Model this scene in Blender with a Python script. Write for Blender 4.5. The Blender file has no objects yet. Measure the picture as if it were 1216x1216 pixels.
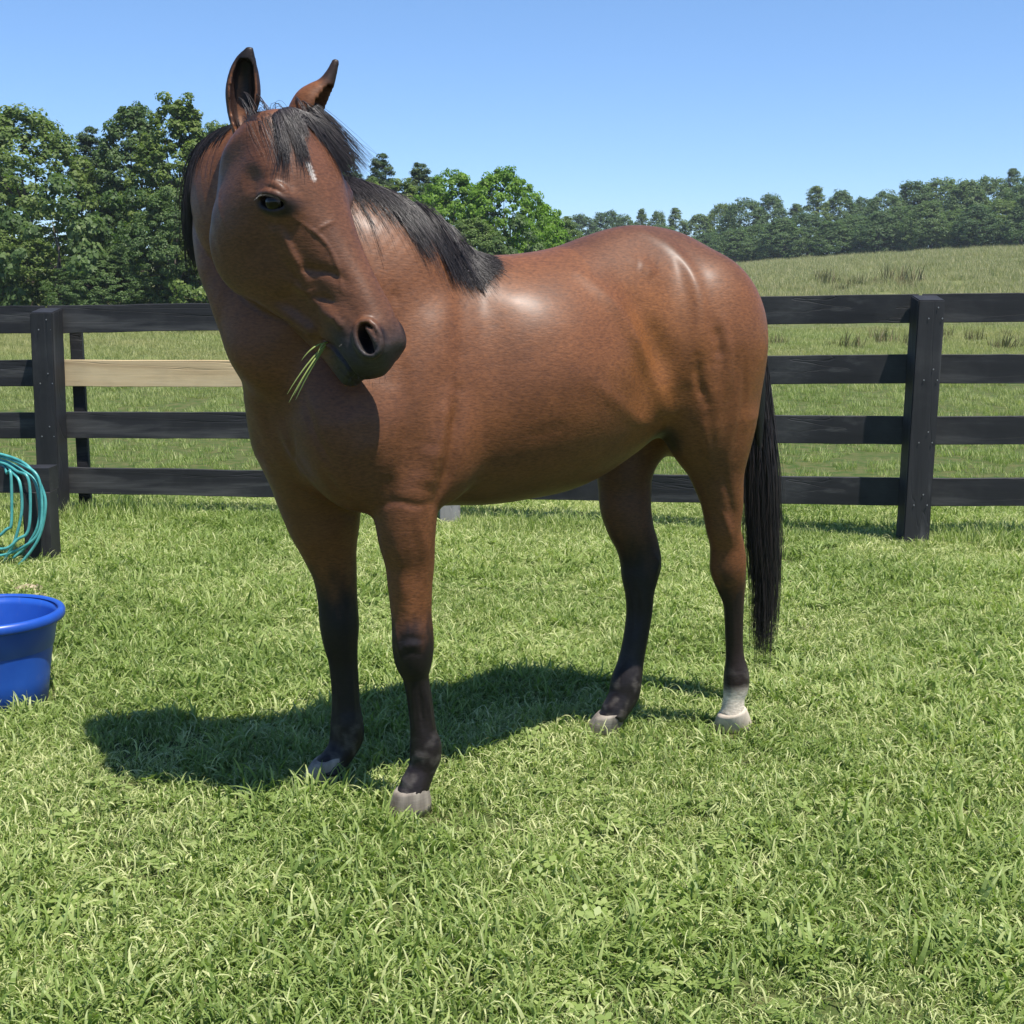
import bpy, bmesh, math, random, os
import numpy as np
from mathutils import Vector, Matrix, noise as mnoise
random.seed(7); RNG=np.random.default_rng(7)
sc=bpy.context.scene; COL=sc.collection
# ------------------------------------------------------------------ camera, sky, sun
LENS=1600.; PITCH=math.atan(278/1600.); EYE=np.array([0,0,1.5])
cam=bpy.data.cameras.new('camera'); co=bpy.data.objects.new('camera',cam); COL.objects.link(co); sc.camera=co
cam.sensor_width=36; cam.lens=36*LENS/1216; cam.clip_start=.05; cam.clip_end=6000
co.location=EYE; co.rotation_euler=(math.pi/2-PITCH,0,0)
SUN=Vector((.60,-.58,1.95)).normalized()
w=bpy.data.worlds.new('World'); sc.world=w; w.use_nodes=True
nt=w.node_tree; sky=nt.nodes.new('ShaderNodeTexSky'); sky.sky_type='NISHITA'; sky.sun_disc=False
sky.sun_elevation=math.asin(SUN.z); sky.sun_rotation=math.atan2(SUN.x,SUN.y); sky.air_density=.82; sky.dust_density=.05; sky.ozone_density=6.0; sky.altitude=200
bg=nt.nodes['Background']
# clear summer air: the same slight blue shift all round the horizon
_tc=nt.nodes.new('ShaderNodeTexCoord'); _sx=nt.nodes.new('ShaderNodeSeparateXYZ'); nt.links.new(_tc.outputs['Generated'],_sx.inputs[0])
_rp=nt.nodes.new('ShaderNodeValToRGB'); _e=_rp.color_ramp.elements; _e[0].position=0.; _e[0].color=(.64,.71,.87,1); _e[1].position=.22; _e[1].color=(.78,.85,.90,1); _n=_e.new(1.); _n.color=(.88,.92,.96,1)
nt.links.new(_sx.outputs[2],_rp.inputs[0]); _mx=nt.nodes.new('ShaderNodeMix'); _mx.data_type='RGBA'; _mx.blend_type='MULTIPLY'; _mx.inputs[0].default_value=1.
nt.links.new(sky.outputs[0],_mx.inputs[6]); nt.links.new(_rp.outputs[0],_mx.inputs[7]); nt.links.new(_mx.outputs[2],bg.inputs[0]); bg.inputs[1].default_value=.118
sl=bpy.data.lights.new('sun','SUN'); sl.energy=4.9; sl.angle=math.radians(.53); sl.color=(1,.95,.87)
so=bpy.data.objects.new('sun',sl); COL.objects.link(so); so.rotation_euler=SUN.to_track_quat('Z','Y').to_euler(); so.location=(3,-3,12)
sc.view_settings.view_transform='Standard'; sc.view_settings.look='None'; sc.view_settings.gamma=1; sc.view_settings.exposure=.72
sc.render.engine='CYCLES'; sc.cycles.max_bounces=6; sc.cycles.transparent_max_bounces=8
# rays of the photograph, to measure where things stand
_fw=np.array([0,math.cos(PITCH),-math.sin(PITCH)]); _up=np.array([0,math.sin(PITCH),math.cos(PITCH)]); _rt=np.array([1.,0,0])
def ray(px,py): return _fw+_rt*(px-608)/LENS-_up*(py-608)/LENS
def ground(px,py,z=0.): d=ray(px,py); return EYE+d*((z-EYE[2])/d[2])
def atY(px,py,Y): d=ray(px,py); return EYE+d*(Y/d[1])
HYAW=math.radians(30); HO=np.array([0.139,4.082,0]); HF=np.array([-math.cos(HYAW),-math.sin(HYAW),0]); HL=np.array([math.sin(HYAW),-math.cos(HYAW),0])
# ------------------------------------------------------------------ helpers
def tag(o,label=None,cat=None,group=None,kind=None):
    if label: o['label']=label
    if cat: o['category']=cat
    if group: o['group']=group
    if kind: o['kind']=kind
    return o
def link(o,parent=None):
    COL.objects.link(o)
    if parent is not None: o.parent=parent
    return o
def empty(name,loc=(0,0,0),rz=0):
    o=bpy.data.objects.new(name,None); o.location=loc; o.rotation_euler=(0,0,rz); return link(o)
def mobj(name,V,F,mat=None,parent=None,smooth=False,origin=None,attrs=None):
    V=np.asarray(V,float)
    if origin is not None: V=V-np.asarray(origin,float)
    me=bpy.data.meshes.new(name); F=F if isinstance(F,np.ndarray) else list(F)
    if isinstance(F,np.ndarray):
        k=F.shape[1]; me.vertices.add(len(V)); me.vertices.foreach_set('co',V.astype(np.float32).ravel())
        me.loops.add(F.size); me.loops.foreach_set('vertex_index',F.astype(np.int32).ravel())
        me.polygons.add(len(F)); me.polygons.foreach_set('loop_start',np.arange(0,F.size,k,dtype=np.int32))
        me.update(calc_edges=True)
    else: me.from_pydata(V.tolist(),[],F)
    me.validate(); me.update()
    if smooth: me.polygons.foreach_set('use_smooth',[True]*len(me.polygons))
    if mat: me.materials.append(mat)
    for n,A in (attrs or {}).items():
        a=me.attributes.new(n,'FLOAT_COLOR','POINT'); a.data.foreach_set('color',np.asarray(A,np.float32).ravel())
    o=bpy.data.objects.new(name,me)
    if origin is not None: o.location=origin
    return link(o,parent)
def child_at(name,V,F,mat,parent,**k):
    """mesh given in world coordinates under a parent that stands at parent.location (no rotation)"""
    return mobj(name,np.asarray(V,float)-np.array(parent.location),F,mat,parent,**k)
def box(x0,x1,y0,y1,z0,z1):
    V=[(x,y,z) for x in (x0,x1) for y in (y0,y1) for z in (z0,z1)]
    F=[(0,1,3,2),(4,6,7,5),(0,4,5,1),(2,3,7,6),(0,2,6,4),(1,5,7,3)]
    return V,F
def material(name,rough=.6,spec=.5):
    m=bpy.data.materials.new(name); m.use_nodes=True; n=m.node_tree.nodes; b=n['Principled BSDF']; b.inputs['Roughness'].default_value=rough
    b.inputs['Specular IOR Level'].default_value=spec
    return m,m.node_tree,b
def nd(t,kind,**k):
    x=t.nodes.new(kind)
    for a,v in k.items():
        if a.startswith('i_'):
            key=a[2:]; key=int(key) if key.isdigit() else key.replace('_',' '); x.inputs[key].default_value=v
        else: setattr(x,a,v)
    return x
def ramp(t,fac,stops,out='Color'):
    r=t.nodes.new('ShaderNodeValToRGB'); e=r.color_ramp.elements
    while len(e)<len(stops): e.new(.5)
    for i,(p,c) in enumerate(stops): e[i].position=p; e[i].color=(*c,1) if len(c)==3 else c
    t.links.new(fac,r.inputs[0]); return r.outputs[0]
def mix(t,fac,a,b,mode='MIX'):
    m=t.nodes.new('ShaderNodeMix'); m.data_type='RGBA'; m.blend_type=mode
    for s,v in ((0,fac),(6,a),(7,b)):
        if hasattr(v,'is_linked'): t.links.new(v,m.inputs[s])
        else: m.inputs[s].default_value=v if not isinstance(v,tuple) else (*v,1)
    return m.outputs[2]
def noise(t,scale,detail=4,coord=None,rough=.6,dist=0,stretch=None):
    c=t.nodes.new('ShaderNodeTexCoord').outputs['Object'] if coord is None else coord
    if stretch:
        mp=t.nodes.new('ShaderNodeMapping'); mp.inputs['Scale'].default_value=stretch; t.links.new(c,mp.inputs[0]); c=mp.outputs[0]
    n=nd(t,'ShaderNodeTexNoise',i_Scale=scale,i_Detail=detail,i_Roughness=rough,i_Distortion=dist); t.links.new(c,n.inputs['Vector']); return n.outputs[0]
def bump(t,b,h,strength=.3,dist=.01):
    x=nd(t,'ShaderNodeBump',i_Strength=strength,i_Distance=dist); t.links.new(h,x.inputs['Height']); t.links.new(x.outputs[0],b.inputs['Normal'])
def strands(P,R,sides=3,cols=None):
    """P: n x m x 3 strand points, R: n x m radii -> verts, quads, colours"""
    n,m,_=P.shape; T=np.gradient(P,axis=1); T/=np.linalg.norm(T,axis=2,keepdims=True)+1e-9
    ref=np.array([.3,.9,.25]); A=np.cross(T,ref); A/=np.linalg.norm(A,axis=2,keepdims=True)+1e-9; B=np.cross(T,A)
    V=np.stack([P+R[...,None]*(A*math.cos(2*math.pi*s/sides)+B*math.sin(2*math.pi*s/sides)) for s in range(sides)],2)
    idx=np.arange(n*m*sides).reshape(n,m,sides); Q=[]
    for s in range(sides):
        s2=(s+1)%sides; Q.append(np.stack([idx[:,:-1,s],idx[:,:-1,s2],idx[:,1:,s2],idx[:,1:,s]],-1).reshape(-1,4))
    return V.reshape(-1,3),np.vstack(Q),(np.repeat(np.repeat(cols[:,None],m,1)[:,:,None],sides,2).reshape(-1) if cols is not None else None)
# ------------------------------------------------------------------ horse body: smooth-blended field -> one mesh
def V3(*a): return np.array(a, float)
def nrm(v): return v/np.linalg.norm(v)
def crs(P, n):
    """Catmull-Rom resample rows of P (stations) to n rows."""
    P=np.asarray(P,float); m=len(P)
    Q=np.vstack([2*P[0]-P[1],P,2*P[-1]-P[-2]])
    d=np.linalg.norm(np.diff(P[:,:3],axis=0),axis=1); c=np.concatenate([[0],np.cumsum(d)]); s=np.linspace(0,c[-1],n)
    out=[]
    for x in s:
        i=min(m-2,max(0,int(np.searchsorted(c,x,side='right')-1))); t=(x-c[i])/(c[i+1]-c[i])
        a,b,cc,e=Q[i],Q[i+1],Q[i+2],Q[i+3]
        out.append(.5*((2*b)+(-a+cc)*t+(2*a-5*b+4*cc-e)*t*t+(-a+3*b-3*cc+e)*t**3))
    return np.array(out)
def ell(c, r, R=None):
    """ellipsoid, R rows = local axes"""
    c=np.asarray(c,float); r=np.asarray(r,float); R=np.eye(3) if R is None else np.asarray(R,float)
    ext=np.sqrt(((R*r[:,None])**2).sum(0))
    def f(P):
        q=(P-c)@R.T; k0=np.sqrt(((q/r)**2).sum(1)); k1=np.sqrt(((q/(r*r))**2).sum(1))+1e-9
        return k0*(k0-1)/k1
    return f, c-ext, c+ext
def cap(a,b,ra,rb):
    a=np.asarray(a,float); b=np.asarray(b,float); ab=b-a; L2=ab@ab
    def f(P):
        t=np.clip(((P-a)@ab)/L2,0,1)
        return np.linalg.norm(P-a-t[:,None]*ab,axis=1)-(ra+(rb-ra)*t)
    m=max(ra,rb); return f, np.minimum(a,b)-m, np.maximum(a,b)+m
def tube(pts,rs):
    fs=[cap(pts[i],pts[i+1],rs[i],rs[i+1]) for i in range(len(pts)-1)]
    def f(P): return np.min([g[0](P) for g in fs],axis=0)
    return f, np.min([g[1] for g in fs],0), np.max([g[2] for g in fs],0)
def loft(C, U, W, n=20, egg=0.0, cap0=.5, cap1=.5, p=2.0):
    """C centres, U vector*(up radius), W vector*(width radius), 7th+ columns: down radius ratio and egg.
    rows: cx cy cz ux uy uz wx wy wz down egg"""
    D=[]
    for i in range(len(C)):
        row=list(C[i])+list(U[i][:3])+list(W[i])+[U[i][3] if len(U[i])>3 else 1.0, egg if np.isscalar(egg) else egg[i]]
        D.append(row)
    M=2*n; S=crs(D,M); rmax=max(np.linalg.norm(S[:,3:6],axis=1).max()*max(1,S[:,9].max()),np.linalg.norm(S[:,6:9],axis=1).max())
    rs_=np.maximum(np.linalg.norm(S[:,3:6],axis=1)*np.maximum(1,S[:,9]),np.linalg.norm(S[:,6:9],axis=1)*(1+np.abs(S[:,10])))
    def f(P0):
        out=np.full(len(P0),1e9)
        for i in range(M-1):
            a=S[i];b=S[i+1]; ax=b[:3]-a[:3]; L=np.linalg.norm(ax); ax=ax/L; R=max(rs_[i],rs_[i+1])
            dv=np.linalg.norm(P0-(a[:3]+b[:3])/2,axis=1)-L/2
            lb=dv-R; idx=np.nonzero(lb<.09)[0]
            far=lb>=.09; out[far]=np.minimum(out[far],lb[far])
            if len(idx)==0: continue
            P=P0[idx]
            t=((P-a[:3])@ax)/L; tc=np.clip(t,0,1)[:,None]
            I=a+tc*(b-a); q=P-I[:,:3]; u=I[:,3:6]; w=I[:,6:9]
            ru=np.sqrt((u*u).sum(1)); rw=np.sqrt((w*w).sum(1))
            qu=(q*u).sum(1)/ru; qw=(q*w).sum(1)/rw
            rem=q-u*(qu/ru)[:,None]-w*(qw/rw)[:,None]
            rr=np.where(qu<0,ru*I[:,9],ru); x=qu/rr; rw2=rw*(1-I[:,10]*np.clip(x,-1,1)); y=np.abs(qw)/rw2
            mr=np.minimum(rr,rw); capr=mr*(cap0 if i==0 else cap1 if i==M-2 else 1); z=np.sqrt((rem*rem).sum(1))/capr
            k=(np.abs(x)**p+y**p+z**p)**(1/p)
            g=np.sqrt((x/rr)**2+(y/rw2)**2+(z/capr)**2)/np.maximum(k,1e-6)
            d=(k-1)/np.maximum(g,1e-3); d=np.where(k<.3,-.7*np.minimum(rr,rw2),d)
            out[idx]=np.minimum(out[idx],d)
        return out
    lo=S[:,:3].min(0)-rmax; hi=S[:,:3].max(0)+rmax
    return f,lo,hi
def sloft(o, A, Uv, Wv, T, p=2.0, e0=.1, e1=.1, su=1, sv=1, sw=1):
    """straight loft: table rows (x, top, bottom, halfwidth, egg, widest level 0..1) along axis A from o"""
    T=np.array([list(r)+[.52]*(6-len(r)) for r in T],float)
    xs=T[:,0]; g=np.linspace(xs[0],xs[-1],240)
    D=np.zeros((240,6)); m=np.gradient(T[:,1:],xs,axis=0)
    for i,x in enumerate(g):
        k=min(len(xs)-2,max(0,np.searchsorted(xs,x)-1)); hh=xs[k+1]-xs[k]; t=(x-xs[k])/hh
        D[i,1:]=(2*t**3-3*t*t+1)*T[k,1:]+(t**3-2*t*t+t)*hh*m[k]+(-2*t**3+3*t*t)*T[k+1,1:]+(t**3-t*t)*hh*m[k+1]
    D[:,0]=g
    def f(P):
        q=P-o; x=(q@A)/su; v=(q@Uv)/sv; w=(q@Wv)/sw
        xc=np.clip(x,xs[0],xs[-1]); I=[np.interp(xc,g,D[:,k]) for k in range(1,6)]
        c=I[1]+(I[0]-I[1])*I[4]
        e=np.ones(len(P))
        m0=xc<xs[0]+e0; e[m0]=np.sqrt(np.clip(1-((xs[0]+e0-xc[m0])/e0)**2,.02,1))
        m1=xc>xs[-1]-e1; e[m1]=np.sqrt(np.clip(1-((xc[m1]-xs[-1]+e1)/e1)**2,.02,1))
        vv=v-c; rr=np.where(vv>0,I[0]-c,c-I[1])*e; yy=vv/rr; rw=I[2]*(1-I[3]*np.clip(yy,-1,1))*e
        a=np.abs(yy); b=np.abs(w)/rw; k=(a**p+b**p)**(1/p)
        gr=np.sqrt((a/np.maximum(rr,1e-3)/sv)**2+(b/np.maximum(rw,1e-3)/sw)**2)/np.maximum(k,1e-6)
        d=(k-1)/np.maximum(gr,1e-3); d=np.where(k<.3,-.7*np.minimum(rr,rw),d)
        ex=np.abs(x-xc)*su
        return np.where(ex>0,np.sqrt(np.maximum(d,0)**2+ex**2),d)
    R=max(np.abs(T[:,1]).max(),np.abs(T[:,2]).max(),T[:,3].max())
    pts=[]
    for r in T:
        for v in (r[1],r[2]):
            for w in (-r[3]*1.3,r[3]*1.3): pts.append(o+A*r[0]*su+Uv*v*sv+Wv*w*sw)
    pts=np.array(pts); return f,pts.min(0)-.03,pts.max(0)+.03
PR=[]   # (mode, k, (f,lo,hi))
def add(pr,k=.02): PR.append((1,k,pr))
def sub(pr,k=.01): PR.append((-1,k,pr))
def field(P, full=False):
    f=np.full(len(P),.5)
    for mode,k,(fn,lo,hi) in PR:
        if full: idx=slice(None); Q=P
        else:
            m=k+.012
            idx=np.nonzero(((P>lo-m)&(P<hi+m)).all(1))[0]
            if len(idx)==0: continue
            Q=P[idx]
        d=fn(Q); g=f[idx]
        if mode<0: g2=-g; 
        else: g2=g
        h=np.maximum(k-np.abs(g2-d),0)/k
        r=np.minimum(g2,d)-h*h*k*.25
        f[idx]=-r if mode<0 else r
    return f
def mesh_field(h=.005, B=5):
    los=np.min([p[2][1] for p in PR if p[0]>0],0)-.03; his=np.max([p[2][2] for p in PR if p[0]>0],0)+.03
    H=h*B; nc=np.ceil((his-los)/H).astype(int)+1
    g=[los[i]+H*np.arange(nc[i]+1) for i in range(3)]
    X,Y,Z=np.meshgrid(*g,indexing='ij'); P=np.stack([X.ravel(),Y.ravel(),Z.ravel()],1)
    fc=field(P).reshape(X.shape)
    # cells near the surface (any corner within a cell diagonal)
    corners=[fc[i:nc[0]+i,j:nc[1]+j,k:nc[2]+k] for i in (0,1) for j in (0,1) for k in (0,1)]
    mn=np.min(corners,0); mx=np.max(corners,0)
    act=(mn<H*.95)&(mx>-H*.95)
    n=nc*B
    F=np.full(n+1,1.0,np.float32)
    sgn=np.where(np.mean(corners,0)<0,-1,1)
    F[:n[0],:n[1],:n[2]]=np.repeat(np.repeat(np.repeat(sgn,B,0),B,1),B,2)
    need=np.zeros(n+1,bool)
    A=np.repeat(np.repeat(np.repeat(act,B,0),B,1),B,2)
    for i in (0,1):
        for j in (0,1):
            for k in (0,1): need[i:n[0]+i,j:n[1]+j,k:n[2]+k]|=A
    ids=np.nonzero(need); pts=los+h*np.stack(ids,1)
    vals=np.empty(len(pts),np.float32); CH=400000
    for s in range(0,len(pts),CH): vals[s:s+CH]=field(pts[s:s+CH])
    F[ids]=vals
    # naive surface nets
    S=F<0
    c8=[S[i:n[0]+i,j:n[1]+j,k:n[2]+k] for i in (0,1) for j in (0,1) for k in (0,1)]
    cnt=np.sum(c8,0); cell=(cnt>0)&(cnt<8)
    ci=np.stack(np.nonzero(cell),1); vid=np.full(cell.shape,-1,np.int64); vid[cell]=np.arange(len(ci))
    acc=np.zeros((len(ci),3)); num=np.zeros(len(ci))
    off=[(i,j,k) for i in (0,1) for j in (0,1) for k in (0,1)]
    for a in range(8):
        for b in range(a+1,8):
            d=np.array(off[b])-off[a]
            if np.abs(d).sum()!=1: continue
            fa=F[tuple((ci+off[a]).T)]; fb=F[tuple((ci+off[b]).T)]
            m=(fa<0)!=(fb<0); t=np.where(m,fa/(fa-fb+1e-20),0)
            p=np.array(off[a])+t[:,None]*d
            acc[m]+=p[m]; num+=m
    verts=los+h*(ci+acc/num[:,None])
    quads=[]
    for ax in range(3):
        b1,b2=(ax+1)%3,(ax+2)%3
        sl=[slice(None)]*3; s0=list(sl); s1=list(sl)
        s0[ax]=slice(0,-1); s1[ax]=slice(1,None)
        x=S[tuple(s0)]!=S[tuple(s1)]
        e=np.stack(np.nonzero(x),1)
        ok=(e[:,b1]>0)&(e[:,b2]>0)&(e[:,b1]<n[b1])&(e[:,b2]<n[b2]); e=e[ok]
        def q(db1,db2):
            c=e.copy(); c[:,b1]-=db1; c[:,b2]-=db2; return vid[tuple(c.T)]
        Q=np.stack([q(1,1),q(0,1),q(0,0),q(1,0)],1)
        flip=~S[tuple(e.T)]
        Q[flip]=Q[flip][:,::-1]; quads.append(Q)
    Q=np.vstack(quads); Q=Q[(Q>=0).all(1)]
    return verts,Q
# --- camera rays used to place things at real depths
def onplane(px,py,yl):
    d=ray(px,py); t=((HO-EYE)@HL+yl)/(d@HL); return EYE+d*t
def hw(x,y,z): return HO+HF*x+HL*y+V3(0,0,z)
Rh=np.array([HF,HL,[0,0,1.]])
# trunk:  X   top   bottom  halfwidth egg
TR=[(-.70,1.36,1.14,.07,0),(-.665,1.45,1.06,.13,0),(-.58,1.56,1.0,.20,.05),(-.46,1.63,1.02,.245,.15),(-.34,1.657,1.02,.25,.2),
    (-.22,1.655,.945,.245,.15),(-.12,1.63,.895,.27,.1),(0,1.592,.86,.315,.05),(.14,1.57,.845,.34,.03),(.28,1.565,.84,.32,.1),(.40,1.575,.848,.275,.25),
    (.52,1.50,.85,.25,.2),(.65,1.38,.87,.23,.1),(.74,1.27,.92,.19,0),(.79,1.20,.98,.13,0)]
add(sloft(HO,HF,V3(0,0,1),HL,TR,2.0,.14,.10),.02)
# neck: crest, ventral, half width
NK=[(hw(.37,0,1.57),hw(.74,0,.98),.20),(atY(508,262,3.88),hw(.84,.0,1.17),.19),(atY(440,226,3.85),atY(300,455,3.60),.155),(atY(345,208,3.88),atY(282,408,3.64),.13),
    (atY(280,198,3.88),atY(275,365,3.68),.11),(atY(262,163,3.80),atY(278,330,3.66),.095),(atY(303,143,3.66),atY(300,295,3.60),.085)]
C=[];U=[];W=[]
for i,(a,b,w) in enumerate(NK):
    j0,j1=max(0,i-1),min(len(NK)-1,i+1)
    c=(a+b)/2; tg=(NK[j1][0]+NK[j1][1]-NK[j0][0]-NK[j0][1])/2; u=(a-b)/2; wv=nrm(np.cross(nrm(u),tg)); C.append(c); U.append(list(u)); W.append(wv*w)
NECK=(C,U,W)
add(loft(C,U,W,22,-.14),.07)
# legs: (px,py,half px, lateral, depth ratio)
def leg(st,k,n=34,kk=None):
    C=[];U=[];W=[]
    for px,py,hp,yl,ra in st:
        p=onplane(px,py,yl); r=hp*np.linalg.norm(p-EYE)/1630.; C.append(p); U.append([r,0,0]); W.append(V3(0,1,0)*r*ra)
    add(loft(C,U,W,n,cap0=.7,cap1=.3),k); return C
NF=leg([(492,545,46,.16,.8),(486,575,44,.18,.8),(482,605,39,.185,.85),(483,640,34.5,.185,.85),(486.5,668,30,.18,.85),(487,695,27,.18,.85),(488.5,729,24.5,.18,.85),(490,750,25,.18,.95),(490.5,768,25,.18,.95),(491,786,22,.18,.9),
        (493.5,803,16,.178,.9),(498,828,15.2,.177,.85),(501,852,15.2,.176,.85),(503,870,16,.176,.9),(505.5,886,19,.176,.9),(505,900,18.5,.176,.9),(501,913,16.5,.175,.9),(494,929,17.5,.174,1.),(490.5,936,19,.174,1.)],.035)
OF=leg([(385,560,50,-.15,.8),(381,590,46,-.165,.8),(382,615,41,-.17,.85),(390,651,33.5,-.17,.85),(397,680,27,-.17,.85),(400.5,708,24,-.17,.85),(403,742,23.5,-.17,.95),(404.5,764,20.5,-.17,.95),(407.5,786,17.5,-.17,.9),
        (410,818,16.5,-.168,.85),(411,840,17,-.167,.85),(412,858,19.5,-.166,.9),(412,874,20,-.166,.9),(407,888,18,-.165,.9),(398,902,17,-.164,1.),(391,913,21,-.163,1.)],.035)
NH=leg([(846,500,50,.16,.5),(848,535,42,.16,.6),(851,562,33,.155,.7),(856,588,27,.15,.75),(858,604,24.5,.145,.75),(859,627,21,.14,.8),(863,646,20.5,.13,.8),(864.5,663,21.5,.125,.8),(864.5,677,21.5,.12,.8),(868,697,17,.115,.8),
        (871,716,12.5,.11,1.),(871.5,742,11,.105,1.),(872,768,10.5,.10,1.),(873,784,11.5,.10,1.),(874.5,801,15,.10,1.),(874,815,15,.10,1.),(871.5,828,12.7,.098,1.),(870.5,840,13.5,.096,1.),(870,846,15,.095,1.)],.03)
OH=leg([(765,500,50,-.14,.6),(748,535,40,-.14,.65),(742,562,34,-.14,.7),(742,580,32,-.14,.7),(743,604,31,-.135,.7),(748.5,627,28.5,-.13,.75),(757,649,26,-.125,.75),(761,668,25,-.12,.75),(760,684,22.5,-.115,.75),(759.5,705,17.5,-.11,.8),
        (759,728,15.8,-.11,.85),(755,756,15,-.105,.85),(749.5,784,15.5,-.105,.9),(744,808,18.5,-.10,.9),(740.5,825,18.5,-.10,.9),(732,841,16.5,-.10,1.),(727,847,16.5,-.10,1.)],.03)
# haunch, thighs, shoulders
for s_ in (1,-1):
    add(ell(hw(-.46,s_*.13,1.30),(.20,.17,.27),Rh),.06)
    add(ell(hw(-.44,s_*.15,1.12),(.15,.12,.20),Rh),.06)
    add(ell(hw(-.55,s_*.11,1.16),(.11,.105,.25),Rh),.05)
    Rs=np.array([nrm(HF*.89+V3(0,0,.45)),HL,nrm(-HF*.45+V3(0,0,.89))])
    add(ell(hw(.57,s_*.165,1.18),(.115,.09,.24),Rs),.10)
    add(ell(hw(.495,s_*.205,1.06),(.10,.085,.17),Rh),.04)
    sub(ell(hw(-.17,s_*.40,1.24),(.07,.15,.20),Rh),.07)
    add(ell(hw(.70,s_*.11,1.00),(.11,.10,.13),Rh),.05)
    add(ell(hw(.74,s_*.13,1.12),(.12,.11,.17),Rh),.09)
add(ell(hw(.72,0,1.14),(.15,.16,.22),Rh),.09)
add(tube([onplane(px,py,yl) for px,py,yl in [(322,420,-.06),(333,470,-.10),(344,520,-.13),(366,570,-.15),(385,610,-.16)]],[.075,.098,.105,.09,.07]),.09)
def surf(px,py,t0=2.4):
    d=ray(px,py); d=d/np.linalg.norm(d); t=t0
    for i in range(90):
        v=field((EYE+d*t)[None])[0]
        if v<.0008: break
        t+=min(v*.7,.08)
        if t>7: return None
    return EYE+d*t
def surfs(L): return [surf(*p) for p in L]
def smooth_mesh(V,Q,w,its):
    """Taubin smoothing, w = weight per vertex"""
    a=np.concatenate([Q[:,0],Q[:,1],Q[:,2],Q[:,3]]); b=np.concatenate([Q[:,1],Q[:,2],Q[:,3],Q[:,0]])
    n=len(V); deg=np.bincount(a,minlength=n)+np.bincount(b,minlength=n); deg=np.maximum(deg,1)
    for it in range(its):
        for lam in (.6,-.62):
            S=np.stack([np.bincount(a,V[b,k],n)+np.bincount(b,V[a,k],n) for k in range(3)],1)/deg[:,None]
            V=V+(lam*w)[:,None]*(S-V)
    return V

def vnormals(V,Q):
    n=np.cross(V[Q[:,2]]-V[Q[:,0]],V[Q[:,3]]-V[Q[:,1]]); N=np.zeros_like(V)
    for k in range(4):
        for c in range(3): N[:,c]+=np.bincount(Q[:,k],n[:,c],len(V))
    return N/(np.linalg.norm(N,axis=1)[:,None]+1e-12)
def relief(V,Q,FE):
    """raise or press the skin along traced lines: (pixels, width, height)"""
    N=vnormals(V,Q); D=np.zeros(len(V))
    for pts,sg,am in FE:
        L=[]
        for a,b in zip(pts[:-1],pts[1:]):
            n=max(1,int(math.hypot(b[0]-a[0],b[1]-a[1])/8)); L+=[(a[0]+(b[0]-a[0])*i/n,a[1]+(b[1]-a[1])*i/n) for i in range(n)]
        L.append(pts[-1]); C=[surf(*q) for q in L]; C=np.array([c for c in C if c is not None])
        if len(C)>4:
            for _ in range(4): C[1:-1]=(C[:-2]+2*C[1:-1]+C[2:])/4
        m=np.nonzero(((V>C.min(0)-3*sg)&(V<C.max(0)+3*sg)).all(1)&(N[:,1]<.25))[0]
        if len(m)==0: continue
        P=V[m]; bd=np.full(len(m),1e9); bt=np.zeros(len(m)); K=len(C)-1
        for i in range(K):
            ab=C[i+1]-C[i]; t=np.clip(((P-C[i])@ab)/(ab@ab+1e-12),0,1); d=np.linalg.norm(P-C[i]-t[:,None]*ab,axis=1)
            u=d<bd; bd[u]=d[u]; bt[u]=(i+t[u])/K
        tp=np.clip(np.minimum(bt,1-bt)/.3,0,1); tp=.35+.65*(3*tp*tp-2*tp**3)
        D[m]+=am*tp*np.exp(-(bd/sg)**2)
    return V+N*D[:,None]
# ------------------------------------------------------------------ head, in its own frame (u down the face, v out of the forehead, w to the horse's right)
hu=V3(.501,-.208,-.84); hv=V3(.701,-.471,.535); hs=V3(-.507,-.857,-.09)
hu=nrm(hu); hs=nrm(hs-hu*(hs@hu)); hv=np.cross(hs,hu)
HK=1.10
HP=EYE+(V3(-.517,3.151,1.860)-EYE)*HK   # poll
Rhd=np.array([hu,hv,hs])
SU,SV,SW=.95*HK,1.13*HK,1.20*HK
def tubeK(P,r): return tube(P,[x*HK for x in r])
def ellK(c,r,R): return ell(c,[x*HK for x in r],R)
def hd(u,v,w=0): return HP+hu*u*SU+hv*v*SV+hs*w*SW
#    u    top   bottom half-width egg
HD=[(-.05,-.02,-.10,.05,0,.5),(-.01,.018,-.15,.075,0,.5),(.05,.026,-.22,.088,-.1,.6),(.11,.027,-.27,.104,-.05,.65),(.18,.020,-.298,.105,.0,.65),(.25,.006,-.302,.088,.0,.65),(.32,-.004,-.277,.070,.0,.62),
    (.39,-.010,-.238,.056,.0,.58),(.46,-.014,-.200,.050,.0,.55),(.52,-.018,-.176,.050,.0,.5),(.57,-.024,-.172,.054,.0,.5),(.61,-.036,-.166,.052,0,.5),(.645,-.056,-.152,.042,0,.5)]
HEADF=sloft(HP,hu,hv,hs,HD,2.5,.06,.05,SU,SV,SW); add(HEADF,.03)
Hsc=np.array([SU,SV,SW])
def hell(u,v,w,ru,rv,rw,k=.02,tilt=0): 
    R=Rhd
    if tilt: c,s=math.cos(tilt),math.sin(tilt); R=np.array([hu*c+hv*s,-hu*s+hv*c,hs])
    add(ell(hd(u,v,w),(ru*HK,rv*HK,rw*HK),R),k)
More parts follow.
